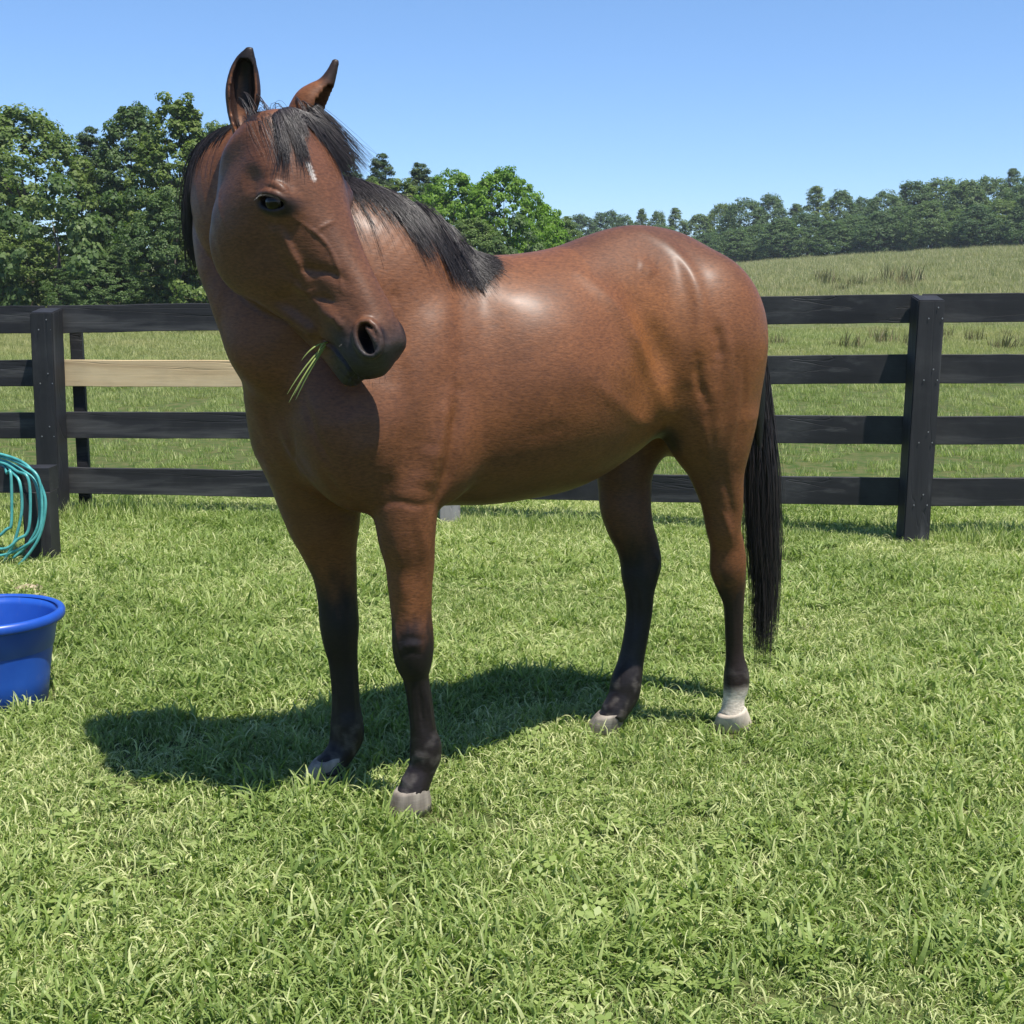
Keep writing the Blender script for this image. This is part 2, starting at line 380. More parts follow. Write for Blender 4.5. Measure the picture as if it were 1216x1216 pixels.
for s in (1,-1):
    hell(.225,-.18,s*.058,.108,.112,.030,.05)                    # cheek
    hell(.165,-.035,s*.078,.05,.022,.020,.025,-.25)              # brow
    hell(.20,-.050,s*.074,.045,.032,.026,.03)                     # orbit
    add(tubeK([hd(.245,-.088,s*.082),hd(.30,-.098,s*.070),hd(.37,-.105,s*.054)],[.012,.012,.008]),.02)  # facial crest
    hell(.572,-.072,s*.030,.044,.038,.022,.02)                  # nostril flare
    hell(.565,-.105,s*.034,.05,.03,.026,.02)                     # lip
    hell(.49,-.10,s*.042,.05,.035,.016,.02)
    add(tubeK([hd(.34,-.22,s*.045),hd(.46,-.175,s*.038)],[.022,.016]),.02)
add(tubeK([hd(.42,-.205),hd(.52,-.182),hd(.595,-.176)],[.036,.032,.028]),.03)                               # chin
for s in (1,-1): sub(ellK(hd(.115,-.062,s*.130),(.030,.024,.030),Rhd),.03)
# eye socket, lids
_d=ray(327,240); _t=((HP-EYE)@hs+.092*SW)/(_d@hs); EY=EYE+_d*_t
def hloc(p): q=np.asarray(p)-HP; return V3(q@hu/SU,q@hv/SV,q@hs/SW)
eu,ev,ew=hloc(EY)
def eyep(s): return hd(eu,ev,s*.092)
er=.027*HK
el=nrm(hu*.6+hv*.70); es=nrm(np.cross(hs,el)); es=es if es[2]>0 else -es
for s in (1,-1):
    e=eyep(s); n=hs*s*HK; Re=np.array([el,es,hs])
    add(ellK(e-n*.014,(.044,.034,.030),Re),.02)
    sub(ellK(e+n*.010,(.033,.020,.020),Re),.006)
    def arc(sg,rr,w=.037,n_=9,bul=.012,off=.004):
        P=[]
        for i in range(n_):
            a=math.pi*i/(n_-1); P.append(e+el*HK*(-math.cos(a)*w)+es*HK*(sg*math.sin(a)*rr)+n*(off+bul*math.sin(a)))
        return P
    add(tubeK(arc(1,.0215,bul=.017),[.003,.005,.0065,.0075,.008,.0075,.0065,.005,.003]),.006)
    add(tubeK(arc(-1,.0175,bul=.009),[.003,.004,.0045,.005,.005,.005,.0045,.004,.003]),.007)
    add(tubeK(arc(1,.038,.038,9,.006,.0),[.002,.004,.005,.006,.006,.006,.005,.004,.002]),.012)
# ears
def ear(st,opn,h0=.55,sh=.42,e1=-2,wr=.68):
    st=[(a,b,c,d*HK) for a,b,c,d in st]
    C=[];U=[];W=[]
    for px,py,hp,Y in st:
        p=atY(px,py,Y); r=hp*Y/1600.; C.append(p)
    for i,(px,py,hp,Y) in enumerate(st):
        r=hp*Y/1600.; ax=nrm(C[min(i+1,len(C)-1)]-C[max(0,i-1)]); o=nrm(opn-ax*(opn@ax)); w=nrm(np.cross(ax,o)); rr=r; U.append(list(o*rr*h0)+[1.5]); W.append(w*rr)
    add(loft(C,U,W,16,cap0=.6,cap1=1),.008)
    C2=[c+nrm(V3(*u[:3]))*np.linalg.norm(u[:3])*sh for c,u in zip(C,U)]
    U2=[list(V3(*u[:3])*1.0)+[1.15] for u in U]; W2=[w*wr for w in W]
    sub(loft(C2[1:e1],U2[1:e1],W2[1:e1],14,cap0=1.2,cap1=.5),.004)
ear([(293,172,13,3.19),(289,150,14,3.19),(287.5,132,17,3.20),(288.5,112,20,3.20),(289.5,93,18,3.20),(291.5,76,13,3.195),(296.5,59,4.8,3.19)],V3(.12,-1,.12),e1=-1,wr=.66)
ear([(355,160,17,3.24),(362,140,18,3.25),(370,125,18,3.25),(377,115,14.5,3.25),(386.5,104,10,3.25),(393.5,90,6.5,3.25),(399,74,4.,3.25)],V3(.9,-.35,-.25),.85,.40)

# nostrils, mouth
def onhead(px,py,w):
    d=ray(px,py); t=((HP-EYE)@hs+w*SW)/(d@hs); return hloc(EYE+d*t)

def grad(p,h=.004):
    P=np.array([p+d for e in np.eye(3) for d in (e*h,-e*h)]); v=field(P); return nrm(V3(v[0]-v[1],v[2]-v[3],v[4]-v[5]))
_p=surf(437,402); _n=grad(_p,.012); NU=hloc(_p); NN=V3(_n@hu,_n@hv,_n@hs)
for s in (1,-1):
    p=hd(NU[0]-(.0 if s>0 else .004),NU[1]-(0 if s>0 else .012),NU[2]*s*(1 if s>0 else .84)); n=nrm(hu*NN[0]+hv*NN[1]+hs*NN[2]*s)
    a=hu*.95-hv*.25; a=nrm(a-n*(a@n)); b=np.cross(n,a); b=b if b@hv>0 else -b; R=np.array([a,b,n])
    ring=[]
    for i in range(13):
        t=2*math.pi*i/12; ring.append(p-n*.002+a*HK*math.cos(t)*.038+b*HK*math.sin(t)*.027)
    add(tubeK(ring,[.009]*13),.014)
    sub(ellK(p-n*.006,(.036,.023,.038),R),.006)
    add(tubeK([p-a*.026+b*.004-n*.004,p-a*.010+b*.013-n*.001,p+a*.012+b*.016-n*.002,p+a*.030+b*.010-n*.006],[.006,.0085,.0085,.006]),.006)
ML=[hloc(surf(*q)) for q in ((383,404),(391,409),(397,414),(404,423),(410,431),(416,440),(421,446))]
for s in (1,-1):
    sub(tubeK([hd(m[0],m[1],s*(m[2]-.003)) for m in ML]+[hd(ML[-1][0]+.012,ML[-1][1]-.002,s*ML[-1][2]*.4)],[.005,.006,.0065,.0065,.0065,.006,.006,.005]),.003)
def feat(pts,r,prot,k=None,taper=True):
    k=k or 2.5*abs(prot)
    """ridge (prot>0) or groove (prot<0) laid along traced surface points (px,py)"""
    C=[]
    L=[pts[0]]
    for a,b in zip(pts[:-1],pts[1:]):
        n=max(1,int(math.hypot(b[0]-a[0],b[1]-a[1])/14))
        L+=[(a[0]+(b[0]-a[0])*i/n,a[1]+(b[1]-a[1])*i/n) for i in range(1,n+1)]
    for q in L:
        p=surf(*q)
        if p is None: continue
        C.append((p,grad(p,.01 if r<.03 else .03)))
    m=len(C); cs=[];rs=[]
    for i,(p,nn) in enumerate(C):
        e=min(1,.35+1.3*min(i,m-1-i)/max(1,(m-1)/2)) if taper else 1
        rr=r*e; cs.append(p+nn*((prot*(1.4*e-.4)-rr) if prot>0 else (rr+prot*(1.4*e-.4)))); rs.append(rr)
    cs=np.array(cs)
    for _ in range(3): cs[1:-1]=(cs[:-2]+2*cs[1:-1]+cs[2:])/4
    (add if prot>0 else sub)(tube(list(cs),rs),k)

RELIEF=[ # traced points, width, height
 ([(330,262),(338,285),(352,310),(362,335)],0.0100,0.0058),
 ([(347,258),(360,266),(375,275),(392,292),(402,318),(406,345)],0.0045,0.0041),
 ([(375,275),(385,268),(398,262)],0.0045,0.0029),
 ([(345,335),(360,342),(375,352),(382,366)],0.018,0.0101),
 ([(385,372),(398,378),(408,392)],0.0120,0.0072),
 ([(352,318),(372,322),(396,322),(412,336)],0.0130,-0.0072),
 ([(366,352),(384,352),(400,362)],0.0120,-0.0072),
 ([(310,222),(325,218),(342,228)],0.0120,0.0043),
 ([(256,200),(250,240),(252,285),(262,320)],.018,-.002),
 ([(262,215),(258,240),(268,275)],.010,.0013),
 ([(285,250),(290,300),(320,350)],.05,.004),
 ([(430,600),(436,570),(432,530),(425,490)],0.034,-0.0096),
 ([(445,605),(470,590),(495,605),(512,596)],0.011,-0.0040),
 ([(460,600),(463,580),(462,560)],0.016,-0.0048),
 ([(516,598),(528,572),(535,540),(541,500),(545,465)],0.022,-0.0150),
 ([(503,585),(513,560),(518,525)],0.034,0.0120),
 ([(400,480),(420,520),(450,550)],.05,.008),
 ([(488,625),(497,650),(494,690),(491,720)],0.014,-0.0032),
 ([(505,630),(508,665),(506,700)],0.014,0.0032),
 ([(472,640),(476,680),(480,720)],0.016,0.0032),
 ([(477,760),(490,757),(503,760)],0.007,-0.0016),
 ([(478,778),(490,776),(502,778)],0.007,-0.0016),
 ([(690,325),(730,362),(757,408),(777,455),(793,492)],.032,.0105),
 ([(735,330),(765,372),(787,418),(800,465)],.042,-.0125),
 ([(765,276),(795,290),(818,318),(832,360),(831,405),(823,450)],.026,.0085),
 ([(848,385),(856,402),(853,430)],0.020,-0.0083),
 ([(828,425),(828,455),(838,478)],0.015,-0.0066),
 ([(870,400),(874,440),(862,500),(856,545)],0.024,-0.0049),
 ([(845,445),(852,490),(850,530)],0.024,0.0049),
 ([(700,450),(735,480),(765,505),(785,512)],0.024,0.0033),
 ([(850,600),(866,620),(868,645)],0.011,0.0032),
 ([(858,560),(866,590),(872,620)],0.014,-0.0040),
 ([(756,312),(768,318),(778,330)],0.028,0.0058),
 ([(560,560),(620,565),(690,545)],0.069,0.0048),
 ([(620,520),(680,505)],0.023,-0.0016),
 ([(455,370),(470,420),(460,470)],0.034,-0.0048),
 ([(500,360),(520,410),(530,450)],0.05,0.002),
 ([(440,310),(455,345),(462,380)],0.023,0.003),
 ([(468,340),(472,380)],0.014,-0.0040),
 ([(300,480),(318,520),(345,570)],.03,.004),
 ([(345,575),(385,598),(420,612)],.014,-.006),
 ([(866,700),(871,730),(871,775)],0.006,0.0016),
 ([(498,815),(501,845),(504,870)],0.005,-0.0016),
 ([(508,815),(511,845),(514,868)],0.005,0.0012),
 ([(600,330),(640,360),(660,420)],0.103,0.0032),
 ([(478,770),(486,766),(500,767)],.010,.004),
 ([(470,745),(472,765),(478,785)],.008,.003),
 ([(488,812),(490,840),(492,865)],.006,.003),
 ([(504,812),(509,840),(513,862)],.0055,.003),
 ([(497,815),(500,845),(503,866)],.0045,-.003),
 ([(486,893),(495,898),(508,900)],.010,.003),
 ([(745,690),(752,715),(752,745)],.007,.003),
 ([(764,700),(765,725),(762,755)],.006,.003),
 ([(757,700),(758,725),(755,755)],.005,-.003),
 ([(775,655),(782,668),(778,685)],.010,.004),
 ([(400,800),(402,830),(402,850)],.006,.003),
 ([(418,800),(420,830),(422,850)],.006,.003),
 ([(860,380),(868,430),(862,480)],.020,.006),
 ([(884,420),(884,480),(872,540)],.018,-.005),
 ([(835,490),(838,530),(845,560)],.016,.005),
 ([(530,470),(528,510),(520,550)],.024,.008),
 ([(480,440),(485,500),(478,550)],.020,-.005),
 ([(545,330),(548,400),(544,450)],.030,-.005),
 ([(385,560),(400,585),(425,605)],.014,-.006),
 ([(330,500),(350,545),(378,580)],.020,.006),
 ([(360,470),(375,520),(400,560)],.016,-.005),
]
# ------------------------------------------------------------------ the horse: mesh, coat, parts, hair
VH,QH=mesh_field(.005)
_dh=np.linalg.norm(VH-hd(.3,-.12,0),axis=1); _de=np.linalg.norm(VH-hd(-.12,.06,0),axis=1)
VH=smooth_mesh(VH,QH,np.clip((_dh-.30)/.12,.15,1)*np.clip((_de-.14)/.1,.3,1),30); VH=relief(VH,QH,RELIEF)
def sst(a,b,x): t=np.clip((x-a)/(b-a),0,1); return t*t*(3-2*t)
def vnoise(P,s,seed=0.): return np.array([mnoise.noise(Vector(p*s)+Vector((seed,0,0))) for p in P])
LX=(VH-HO)@HF; LY=(VH-HO)@HL; LZ=VH[:,2]
q=VH-HP; hU=(q@hu)/SU; hV=(q@hv)/SV; hW=(q@hs)/SW
inhead=(hU>-.1)&(hU<.75)&(np.abs(hW)<np.interp(hU,[0,.25,.45,.6],[.15,.13,.085,.078]))&(hV>np.interp(hU,[.2,.45,.6],[-.36,-.25,-.215]))&(hV<.12)
inhead&=HEADF[0](VH)<.034
n1=np.sin(VH@V3(31,17,9))*.5+np.sin(VH@V3(-13,29,21)+1)*.5
bay=np.tile(V3(.134,.049,.0165),(len(VH),1))
def lay(col,c,m): return col*(1-m[:,None])+V3(*c)*m[:,None]
# redder flank and buttock, darker underbelly, dusky back line
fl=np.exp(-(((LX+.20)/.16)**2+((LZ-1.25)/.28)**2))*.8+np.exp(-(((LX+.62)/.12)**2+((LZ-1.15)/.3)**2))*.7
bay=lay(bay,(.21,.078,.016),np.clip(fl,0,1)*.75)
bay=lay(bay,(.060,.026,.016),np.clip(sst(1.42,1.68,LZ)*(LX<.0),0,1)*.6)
bay=lay(bay,(.070,.030,.015),sst(1.08,.84,LZ)*sst(.60,.40,np.abs(LX))*.7)  # shade of the underside painted into the coat along the belly
low=np.nonzero(LZ<.34)[0]; dn_=np.zeros(len(VH)); dn_[low]=vnoise(VH[low],26.)+.5*vnoise(VH[low],70.,3.)
BLK=(.007,.006,.007)
_lw=np.nonzero(LZ<.85)[0]; n2=np.zeros(len(VH)); n2[_lw]=1.6*vnoise(VH[_lw]*V3(1,1,.35),30.)+.7*vnoise(VH[_lw]*V3(1,1,.3),95.,5.)
def legm(cx,cy,zt,zb,r=.20):
    d=np.hypot(VH[:,0]-cx,VH[:,1]-cy); return (d<r)*sst(zt,zb,LZ+.035*n2)
zt=lambda py,Y: atY(600,py,Y)[2]
blk=np.maximum.reduce([legm(-.30,3.66,zt(700,3.66),zt(765,3.66)),legm(-.50,3.88,zt(650,3.88),zt(725,3.88)),
   legm(.74,4.32,zt(655,4.32),zt(715,4.32),.16)*.96,legm(.40,4.29,zt(600,4.3),zt(690,4.3),.18)])
bay=lay(bay,BLK,np.clip(blk,0,1)*.97)
bay=lay(bay,(.10,.088,.078),sst(-.1,.7,dn_)*sst(.32,.12,LZ)*.5)
NHp=np.hypot(VH[:,0]-.74,VH[:,1]-4.32); sock=(NHp<.12)*sst(zt(808,4.32),zt(826,4.32),LZ+.006*n1)
bay=lay(bay,(.60,.53,.44),sock); bay=lay(bay,(.34,.27,.20),sock*sst(-.2,.8,dn_)*.55*sst(.20,.08,LZ))
bay=lay(bay,(.085,.036,.019),inhead*.55)
bay=lay(bay,(.080,.032,.016),np.clip(sst(.45,.75,LX)*sst(1.45,1.05,LZ),0,1)*sst(.62,.86,LZ)*(~inhead)*.45)  # lower neck and chest darkened: shade below the head put into the coat
# head marks
mz=inhead*sst(.475,.575,hU+.03*np.sin(hV*40)-.02*(hV>-.04))
bay=lay(bay,(.028,.026,.027),np.clip(mz,0,1)*.95)
bay=lay(bay,(.010,.010,.011),inhead*sst(.55,.62,hU)*sst(-.08,-.13,hV)*.8)
_q=VH-eyep(1)-el*.010+es*.004; ex=np.sqrt((_q@el/.056)**2+((_q@es)/.032)**2); ex2=np.sqrt((((VH-eyep(-1))@el)/.050)**2+(((VH-eyep(-1))@es)/.034)**2)
bay=lay(bay,(.012,.010,.010),inhead*sst(1.15,.70,np.where(hW>0,ex,ex2))*.95)
bay=lay(bay,(.10,.036,.018),inhead*np.exp(-((hU-.10)/.09)**2)*(hV>-.06)*.5)
S0=surf(366,195); S1=surf(373,212)
t_=np.clip(((VH-S0)@(S1-S0))/((S1-S0)@(S1-S0)),0,1); ds=np.linalg.norm(VH-S0-t_[:,None]*(S1-S0),axis=1)
bay=lay(bay,(.62,.58,.54),sst(.0095,.004,ds+.002*np.sin(VH[:,2]*700))*(1-.5*t_))
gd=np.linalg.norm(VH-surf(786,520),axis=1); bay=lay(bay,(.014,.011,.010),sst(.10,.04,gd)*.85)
# nostril, ears
for s in (1,-1):
    dn=np.linalg.norm(VH-hd(NU[0],NU[1],NU[2]*s)+hs*s*.02,axis=1); bay=lay(bay,(.006,.005,.006),sst(.042,.026,dn)*(((VH-hd(NU[0],NU[1],NU[2]*s))@(hs*s))<-.004))
earz=sst(.0,.03,hV*0+(LZ-(atY(300,118,3.2*HK)[2]))); ear1=np.linalg.norm((VH-atY(296,64,3.2*HK))*V3(1,.6,1),axis=1)
bay=lay(bay,(.012,.010,.012),sst(.07,.02,ear1)*.9); ear2=np.linalg.norm(VH-atY(398,80,3.25*HK),axis=1); bay=lay(bay,(.015,.012,.012),sst(.07,.03,ear2)*.9)
NHn=vnormals(VH,QH)
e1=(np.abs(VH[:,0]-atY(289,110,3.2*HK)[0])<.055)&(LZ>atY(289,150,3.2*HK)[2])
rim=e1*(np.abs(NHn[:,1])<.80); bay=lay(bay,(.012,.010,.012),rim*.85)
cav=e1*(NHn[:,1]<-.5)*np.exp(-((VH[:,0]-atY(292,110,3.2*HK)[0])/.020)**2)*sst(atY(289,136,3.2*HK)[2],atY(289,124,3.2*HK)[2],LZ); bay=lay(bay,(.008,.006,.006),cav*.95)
gl=np.clip(blk+mz,0,1)
m_coat,t,b=material('bay_coat',.42,.5)
at=nd(t,'ShaderNodeAttribute',attribute_name='coat'); 
hairn=noise(t,210,3,stretch=(.35,.35,1.0)); med=noise(t,9,5); fine=noise(t,60,4,stretch=(.5,.5,1))
c1=mix(t,1.0,at.outputs[0],ramp(t,med,[(.3,(.82,.80,.78)),(.7,(1.14,1.12,1.1))]),'MULTIPLY')
c2=mix(t,1.0,c1,ramp(t,hairn,[(.3,(.68,.66,.64)),(.7,(1.34,1.36,1.38))]),'MULTIPLY')
t.links.new(c2,b.inputs['Base Color'])
ro=nd(t,'ShaderNodeMapRange',i_3=.50,i_4=.70); t.links.new(fine,ro.inputs[0]); t.links.new(ro.outputs[0],b.inputs['Roughness'])
ad=nd(t,'ShaderNodeMath',operation='ADD'); t.links.new(hairn,ad.inputs[0]); t.links.new(fine,ad.inputs[1]); bump(t,b,ad.outputs[0],.5,.0016); b.inputs['Coat Weight'].default_value=.20; b.inputs['Coat Roughness'].default_value=.33; b.inputs['Coat IOR'].default_value=1.45
sx=nd(t,'ShaderNodeSeparateColor'); t.links.new(at.outputs[0],sx.inputs[0]); mp_=nd(t,'ShaderNodeMapRange',i_1=.005,i_2=.10,i_3=.20,i_4=.28); t.links.new(sx.outputs[0],mp_.inputs[0]); t.links.new(mp_.outputs[0],b.inputs['Specular IOR Level'])
m_dark,t,b=material('horse_eye',.12,.3); 
b.inputs['Base Color'].default_value=(.008,.005,.003,1)
m_hoof,t,b=material('hoof_horn',.6,.3)
hz=nd(t,'ShaderNodeTexCoord').outputs['Object']; t.links.new(ramp(t,noise(t,30,4,stretch=(1,1,.15)),[(.3,(.13,.105,.085)),(.7,(.36,.31,.25))]),b.inputs['Base Color']); bump(t,b,noise(t,40,3,stretch=(.2,.2,3)),.4,.003)
m_hoof2,t,b=material('pale_hoof_horn',.6,.3); t.links.new(ramp(t,noise(t,30,4,stretch=(1,1,.15)),[(.3,(.36,.29,.22)),(.7,(.60,.52,.42))]),b.inputs['Base Color'])
m_hair,t,b=material('black_horse_hair',.38,.55)
at=nd(t,'ShaderNodeAttribute',attribute_name='tint'); t.links.new(mix(t,at.outputs[2],(.006,.0055,.007),(.055,.042,.042)),b.inputs['Base Color'])
horse=empty('horse',tuple(HO))
tag(horse,'bay horse with black mane and one white sock, standing on the grass, head turned','horse')
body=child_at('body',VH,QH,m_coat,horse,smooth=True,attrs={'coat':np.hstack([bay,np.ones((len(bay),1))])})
for s in (1,-1):
    c=eyep(s)-hs*s*.006; n=20; V=[];F=[]
    for i in range(n+1):
        a=math.pi*i/n
        for j in range(24): ph=2*math.pi*j/24; V.append(c+er*(el*math.cos(ph)*math.sin(a)+es*math.sin(ph)*math.sin(a)+hs*s*math.cos(a)))
    for i in range(n):
        for j in range(24): F.append((i*24+j,i*24+(j+1)%24,(i+1)*24+(j+1)%24,(i+1)*24+j))
    child_at('eye',V,F,m_dark,horse,smooth=True)
# hooves: flared wall, pale coronet rim
for nm,(px,py),Y,(tx,ty,yl),fwd in (('NF',(486,961),3.634,(489.5,939,.174),1),('OF',(383,927),3.864,(391,910,-.163),1),('NH',(871,864),4.32,(870,849,.095),.6),('OH',(716,867),4.294,(725,850,-.10),1)):
    g=ground(px,py,.0); top=onplane(tx,ty,yl); top[2]=max(top[2],.080); V=[];F=[]; N=28; rings=[(0.,.077),(.25,.073),(.6,.064),(.9,.056),(1.0,.051),(1.08,.036)]
    for f_,r in rings:
        c=np.array([g[0],g[1],0])+HF*.0; c=c*(1-f_)+np.array([top[0],top[1],0])*f_; z=top[2]*f_-.0
        for j in range(N):
            a=2*math.pi*j/N; e=1+.10*math.cos(a); V.append((c[0]+HF[0]*math.cos(a)*r*e*.92+HL[0]*math.sin(a)*r*.84,c[1]+HF[1]*math.cos(a)*r*e*.92+HL[1]*math.sin(a)*r*.84,z+(.012*(-math.cos(a)) if f_>.2 else 0)-.002))
    for i in range(len(rings)-1):
        for j in range(N): F.append((i*N+j,i*N+(j+1)%N,(i+1)*N+(j+1)%N,(i+1)*N+j))
    F.append(tuple(range((len(rings)-1)*N,len(rings)*N))); F.append(tuple(range(N))[::-1])
    h=child_at('hoof',V,F,m_hoof2 if nm=='NH' else m_hoof,horse,smooth=True)
    if nm=='NH': h['label']='pale cream hoof below the white sock'
# ---- hair that drapes over the body
def gradv(P,h=.004):
    n=len(P); A=np.concatenate([P+V3(h,0,0),P-V3(h,0,0),P+V3(0,h,0),P-V3(0,h,0),P+V3(0,0,h),P-V3(0,0,h)]); v=field(A).reshape(6,n)
    g=np.stack([v[0]-v[1],v[2]-v[3],v[4]-v[5]],1)/(2*h); return v.mean(0),g/(np.linalg.norm(g,axis=1)[:,None]+1e-9)
def drape(root,d0,length,m=11,grav=.5,lift=.006,bias=None,stiff=.75):
    n=len(root); P=np.zeros((n,m,3)); P[:,0]=root; d=d0/np.linalg.norm(d0,axis=1)[:,None]; st=length/(m-1)
    for k in range(1,m):
        g=V3(0,0,-1)*grav; d=d*stiff+g+(bias if bias is not None else 0); d/=np.linalg.norm(d,axis=1)[:,None]
        p=P[:,k-1]+d*st[:,None]; v,gr=gradv(p); pen=np.clip(lift*(.4+.6*k/m)-v,0,.05); near=v<.2
        p=p+gr*(pen*near)[:,None]; d=p-P[:,k-1]; d/=np.linalg.norm(d,axis=1)[:,None]; P[:,k]=p
    return P
def snap(P,it=4,off=-.004):
    for _ in range(it): v,g=gradv(P); P=P-g*(v-off)[:,None]
    return P
def hairmesh(name,P,r0,tint):
    n,m,_=P.shape; R=np.linspace(1,.18,m)[None]**.8*r0[:,None]; V,Q,c=strands(P,R,3,tint); return child_at(name,V,Q,m_hair,horse,smooth=True,attrs={'tint':np.stack([c,c,c,np.ones_like(c)],1)})
CR=crs([list(a) for a,b_,w_ in NK],60)
def crest_roots(t0,t1,n,wid=.012):
    t=RNG.uniform(t0,t1,n); i=np.clip(t*59,0,58.99); k=i.astype(int); p=CR[k]+(CR[k+1]-CR[k])*(i-k)[:,None]; return t,p
HS=1.0
def lockify(P,li,amt,lenvar=.25):
    n,m,_=P.shape; f=(np.linspace(0,1,m)**1.2)[None,:,None]; K=int(li.max())+1; cnt=np.maximum(np.bincount(li,minlength=K),1)
    mean=np.zeros((K,m,3))
    for k in range(m):
        for c in range(3): mean[:,k,c]=np.bincount(li,P[:,k,c],K)/cnt
    stray=(RNG.uniform(0,1,n)<.14)[:,None,None]; a=np.where(stray,.1,amt)*RNG.uniform(.6,1.05,(n,1,1))
    return P+(mean[li]-P)*f*a
n=int(8000*HS); t_,p=crest_roots(.0,.72,n)
clump=RNG.normal(size=(70,3)); ci=(t_*120).astype(int)%70
side=HL*1.0+V3(.15,0,0)
p=p+side*RNG.uniform(-.012,.028,n)[:,None]; p=snap(p)
Ln=np.interp(t_,[0,.05,.14,.28,.45,.56,.72],[.16,.22,.34,.40,.42,.42,.36])*RNG.uniform(.6,1.08,n)
d0=side+V3(0,0,.35)+RNG.normal(size=(n,3))*.10+clump[ci]*.10
PM=drape(p,d0,Ln,11,.38,.012,bias=V3(.13,-.02,0)+clump[ci]*.055)
PM=lockify(PM,(t_*62+RNG.uniform(0,1.2,n)).astype(int),.55)
PM[:,1:]+=np.cumsum(RNG.normal(size=(n,10,3))*.0006,1)
r0=RNG.uniform(.0006,.0012,n); mt=RNG.uniform(0,1,n)**2
n=int(4200*HS); t_,p=crest_roots(.50,1.0,n); ci=(t_*150).astype(int)%70
out=V3(-.95,.25,0); p=p+V3(.02,.02,0)*RNG.uniform(-1,1,n)[:,None]; p=snap(p)
Ln=np.interp(t_,[.5,.7,.85,1.0],[.34,.42,.42,.26])*RNG.uniform(.6,1.08,n)
d0=out+V3(0,0,.15)+RNG.normal(size=(n,3))*.08+clump[ci]*.10
PM2=drape(p,d0,Ln,11,.42,.010,bias=V3(.02,.04,0)+clump[ci]*.03,stiff=.72)
PM2=lockify(PM2,((t_-.5)*70+RNG.uniform(0,1.2,n)).astype(int),.5)
hairmesh('mane',np.concatenate([PM,PM2]),np.concatenate([r0,RNG.uniform(.0006,.0011,n)]),np.concatenate([mt,RNG.uniform(0,1,n)**2]))
# forelock: rooted on the poll between the ears
n=int(3600*HS); a=RNG.uniform(-1,1.0,n); p=np.array([hd(-.028+.03*x,.02,(.056 if y>0 else .050)*y) for x,y in zip(RNG.uniform(-1,1,n),a)]); p=snap(p)
ci=((a+1)*9).astype(int); d0=hv*.60+hu*.60+V3(0,0,.32)-hs*(.35*(-a+.62))[:,None]*.9+RNG.normal(size=(n,3))*.13+clump[ci]*.06
left=a>-.15
lkl=RNG.uniform(.55,1.1,60); Ln=np.where(left,.225,.25)*RNG.uniform(.35,1.05,n)*np.where(left,lkl[((a+1)*17).astype(int)],1)*np.where(np.abs(a-.0)<.18,.55,1)
bias=hu*.5+np.where(left,.16,-.23)[:,None]*(hs)+clump[ci]*.10+RNG.normal(size=(n,3))*.05
PF=drape(p,d0,Ln,12,.28,.011,bias=bias,stiff=.8)
PF=lockify(PF,((a+1)*17+RNG.uniform(0,2.0,n)).astype(int),.42)
hairmesh('forelock',PF,RNG.uniform(.0004,.0009,n),RNG.uniform(0,1,n)**1.5)
# tail
n=int(2700*HS); TP=np.array([onplane(px,py,yl) for px,py,yl in [(893,385,0),(899,430,-.01),(902,500,-.02),(904,570,-.02),(906,640,-.02),(909,700,-.02),(908,750,-.02),(905,805,-.02)]]); TC=crs(TP,80)
TW=np.interp(np.linspace(0,1,80),[0,.2,.4,.6,.8,1],[.03,.042,.060,.060,.050,.040])
u0=RNG.uniform(0,.32,n); u1=np.clip(.50+.55*RNG.uniform(0,1,n)**1.25,.4,1.03); ang=RNG.uniform(0,2*math.pi,n); rad=np.sqrt(RNG.uniform(0,1,n)); m=14
lock=RNG.normal(size=(60,2)); li=RNG.integers(0,60,n); P=np.zeros((n,m,3))
for k in range(m):
    u=np.clip(u0+(u1-u0)*k/(m-1),0,1); i=np.clip(u*79,0,78.99); kk=i.astype(int); c=TC[kk]+(TC[kk+1]-TC[kk])*(i-kk)[:,None]; W_=np.interp(u,np.linspace(0,1,80),TW)
    f=k/(m-1); pull=.45*f; ax=rad*np.cos(ang)*(1-pull)+lock[li,0]*.45*f; ay=rad*np.sin(ang)*(1-pull)+lock[li,1]*.45*f
    P[:,k]=c+V3(1,0,0)*(ax*W_+.006*np.sin(5*u+li)*f)[:,None]+V3(0,1,0)*(ay*W_*.8)[:,None]
P[:,1:]+=np.cumsum(RNG.normal(size=(n,m-1,3))*.0012*V3(1,1,.2),1)
P=lockify(P,li,.45)
hairmesh('tail',P,RNG.uniform(.0009,.0017,n),RNG.uniform(0,1,n)**2)
V,F=[],[]
dk,_a,_b=None,None,None
dv=cap(onplane(885,365,0),onplane(899,520,0),.032,.018)
pts=[onplane(878,345,0),onplane(889,375,0),onplane(897,420,0),onplane(900,480,0),onplane(902,530,0)]; Rr=np.array([[.045,.042,.034,.026,.012]]); V,Q,_=strands(np.array([pts]),Rr,12)
child_at('tail_dock',V,Q,m_hair,horse,smooth=True)
# eyelashes
L=[];
for i in range(26):
    a=math.pi*(.12+.76*i/25); p0=eyep(1)+HK*(el*(-math.cos(a)*.033)+es*(math.sin(a)*.022)+hs*.020); d=nrm(hs*.8+es*.15+el*(-math.cos(a)*.3)-V3(0,0,.55)); L.append([p0+d*.016*k/4-V3(0,0,.002)*(k/4)**2 for k in range(5)])
P=np.array(L); hairmesh('eyelash',P,np.full(len(P),.0006),np.zeros(len(P)))
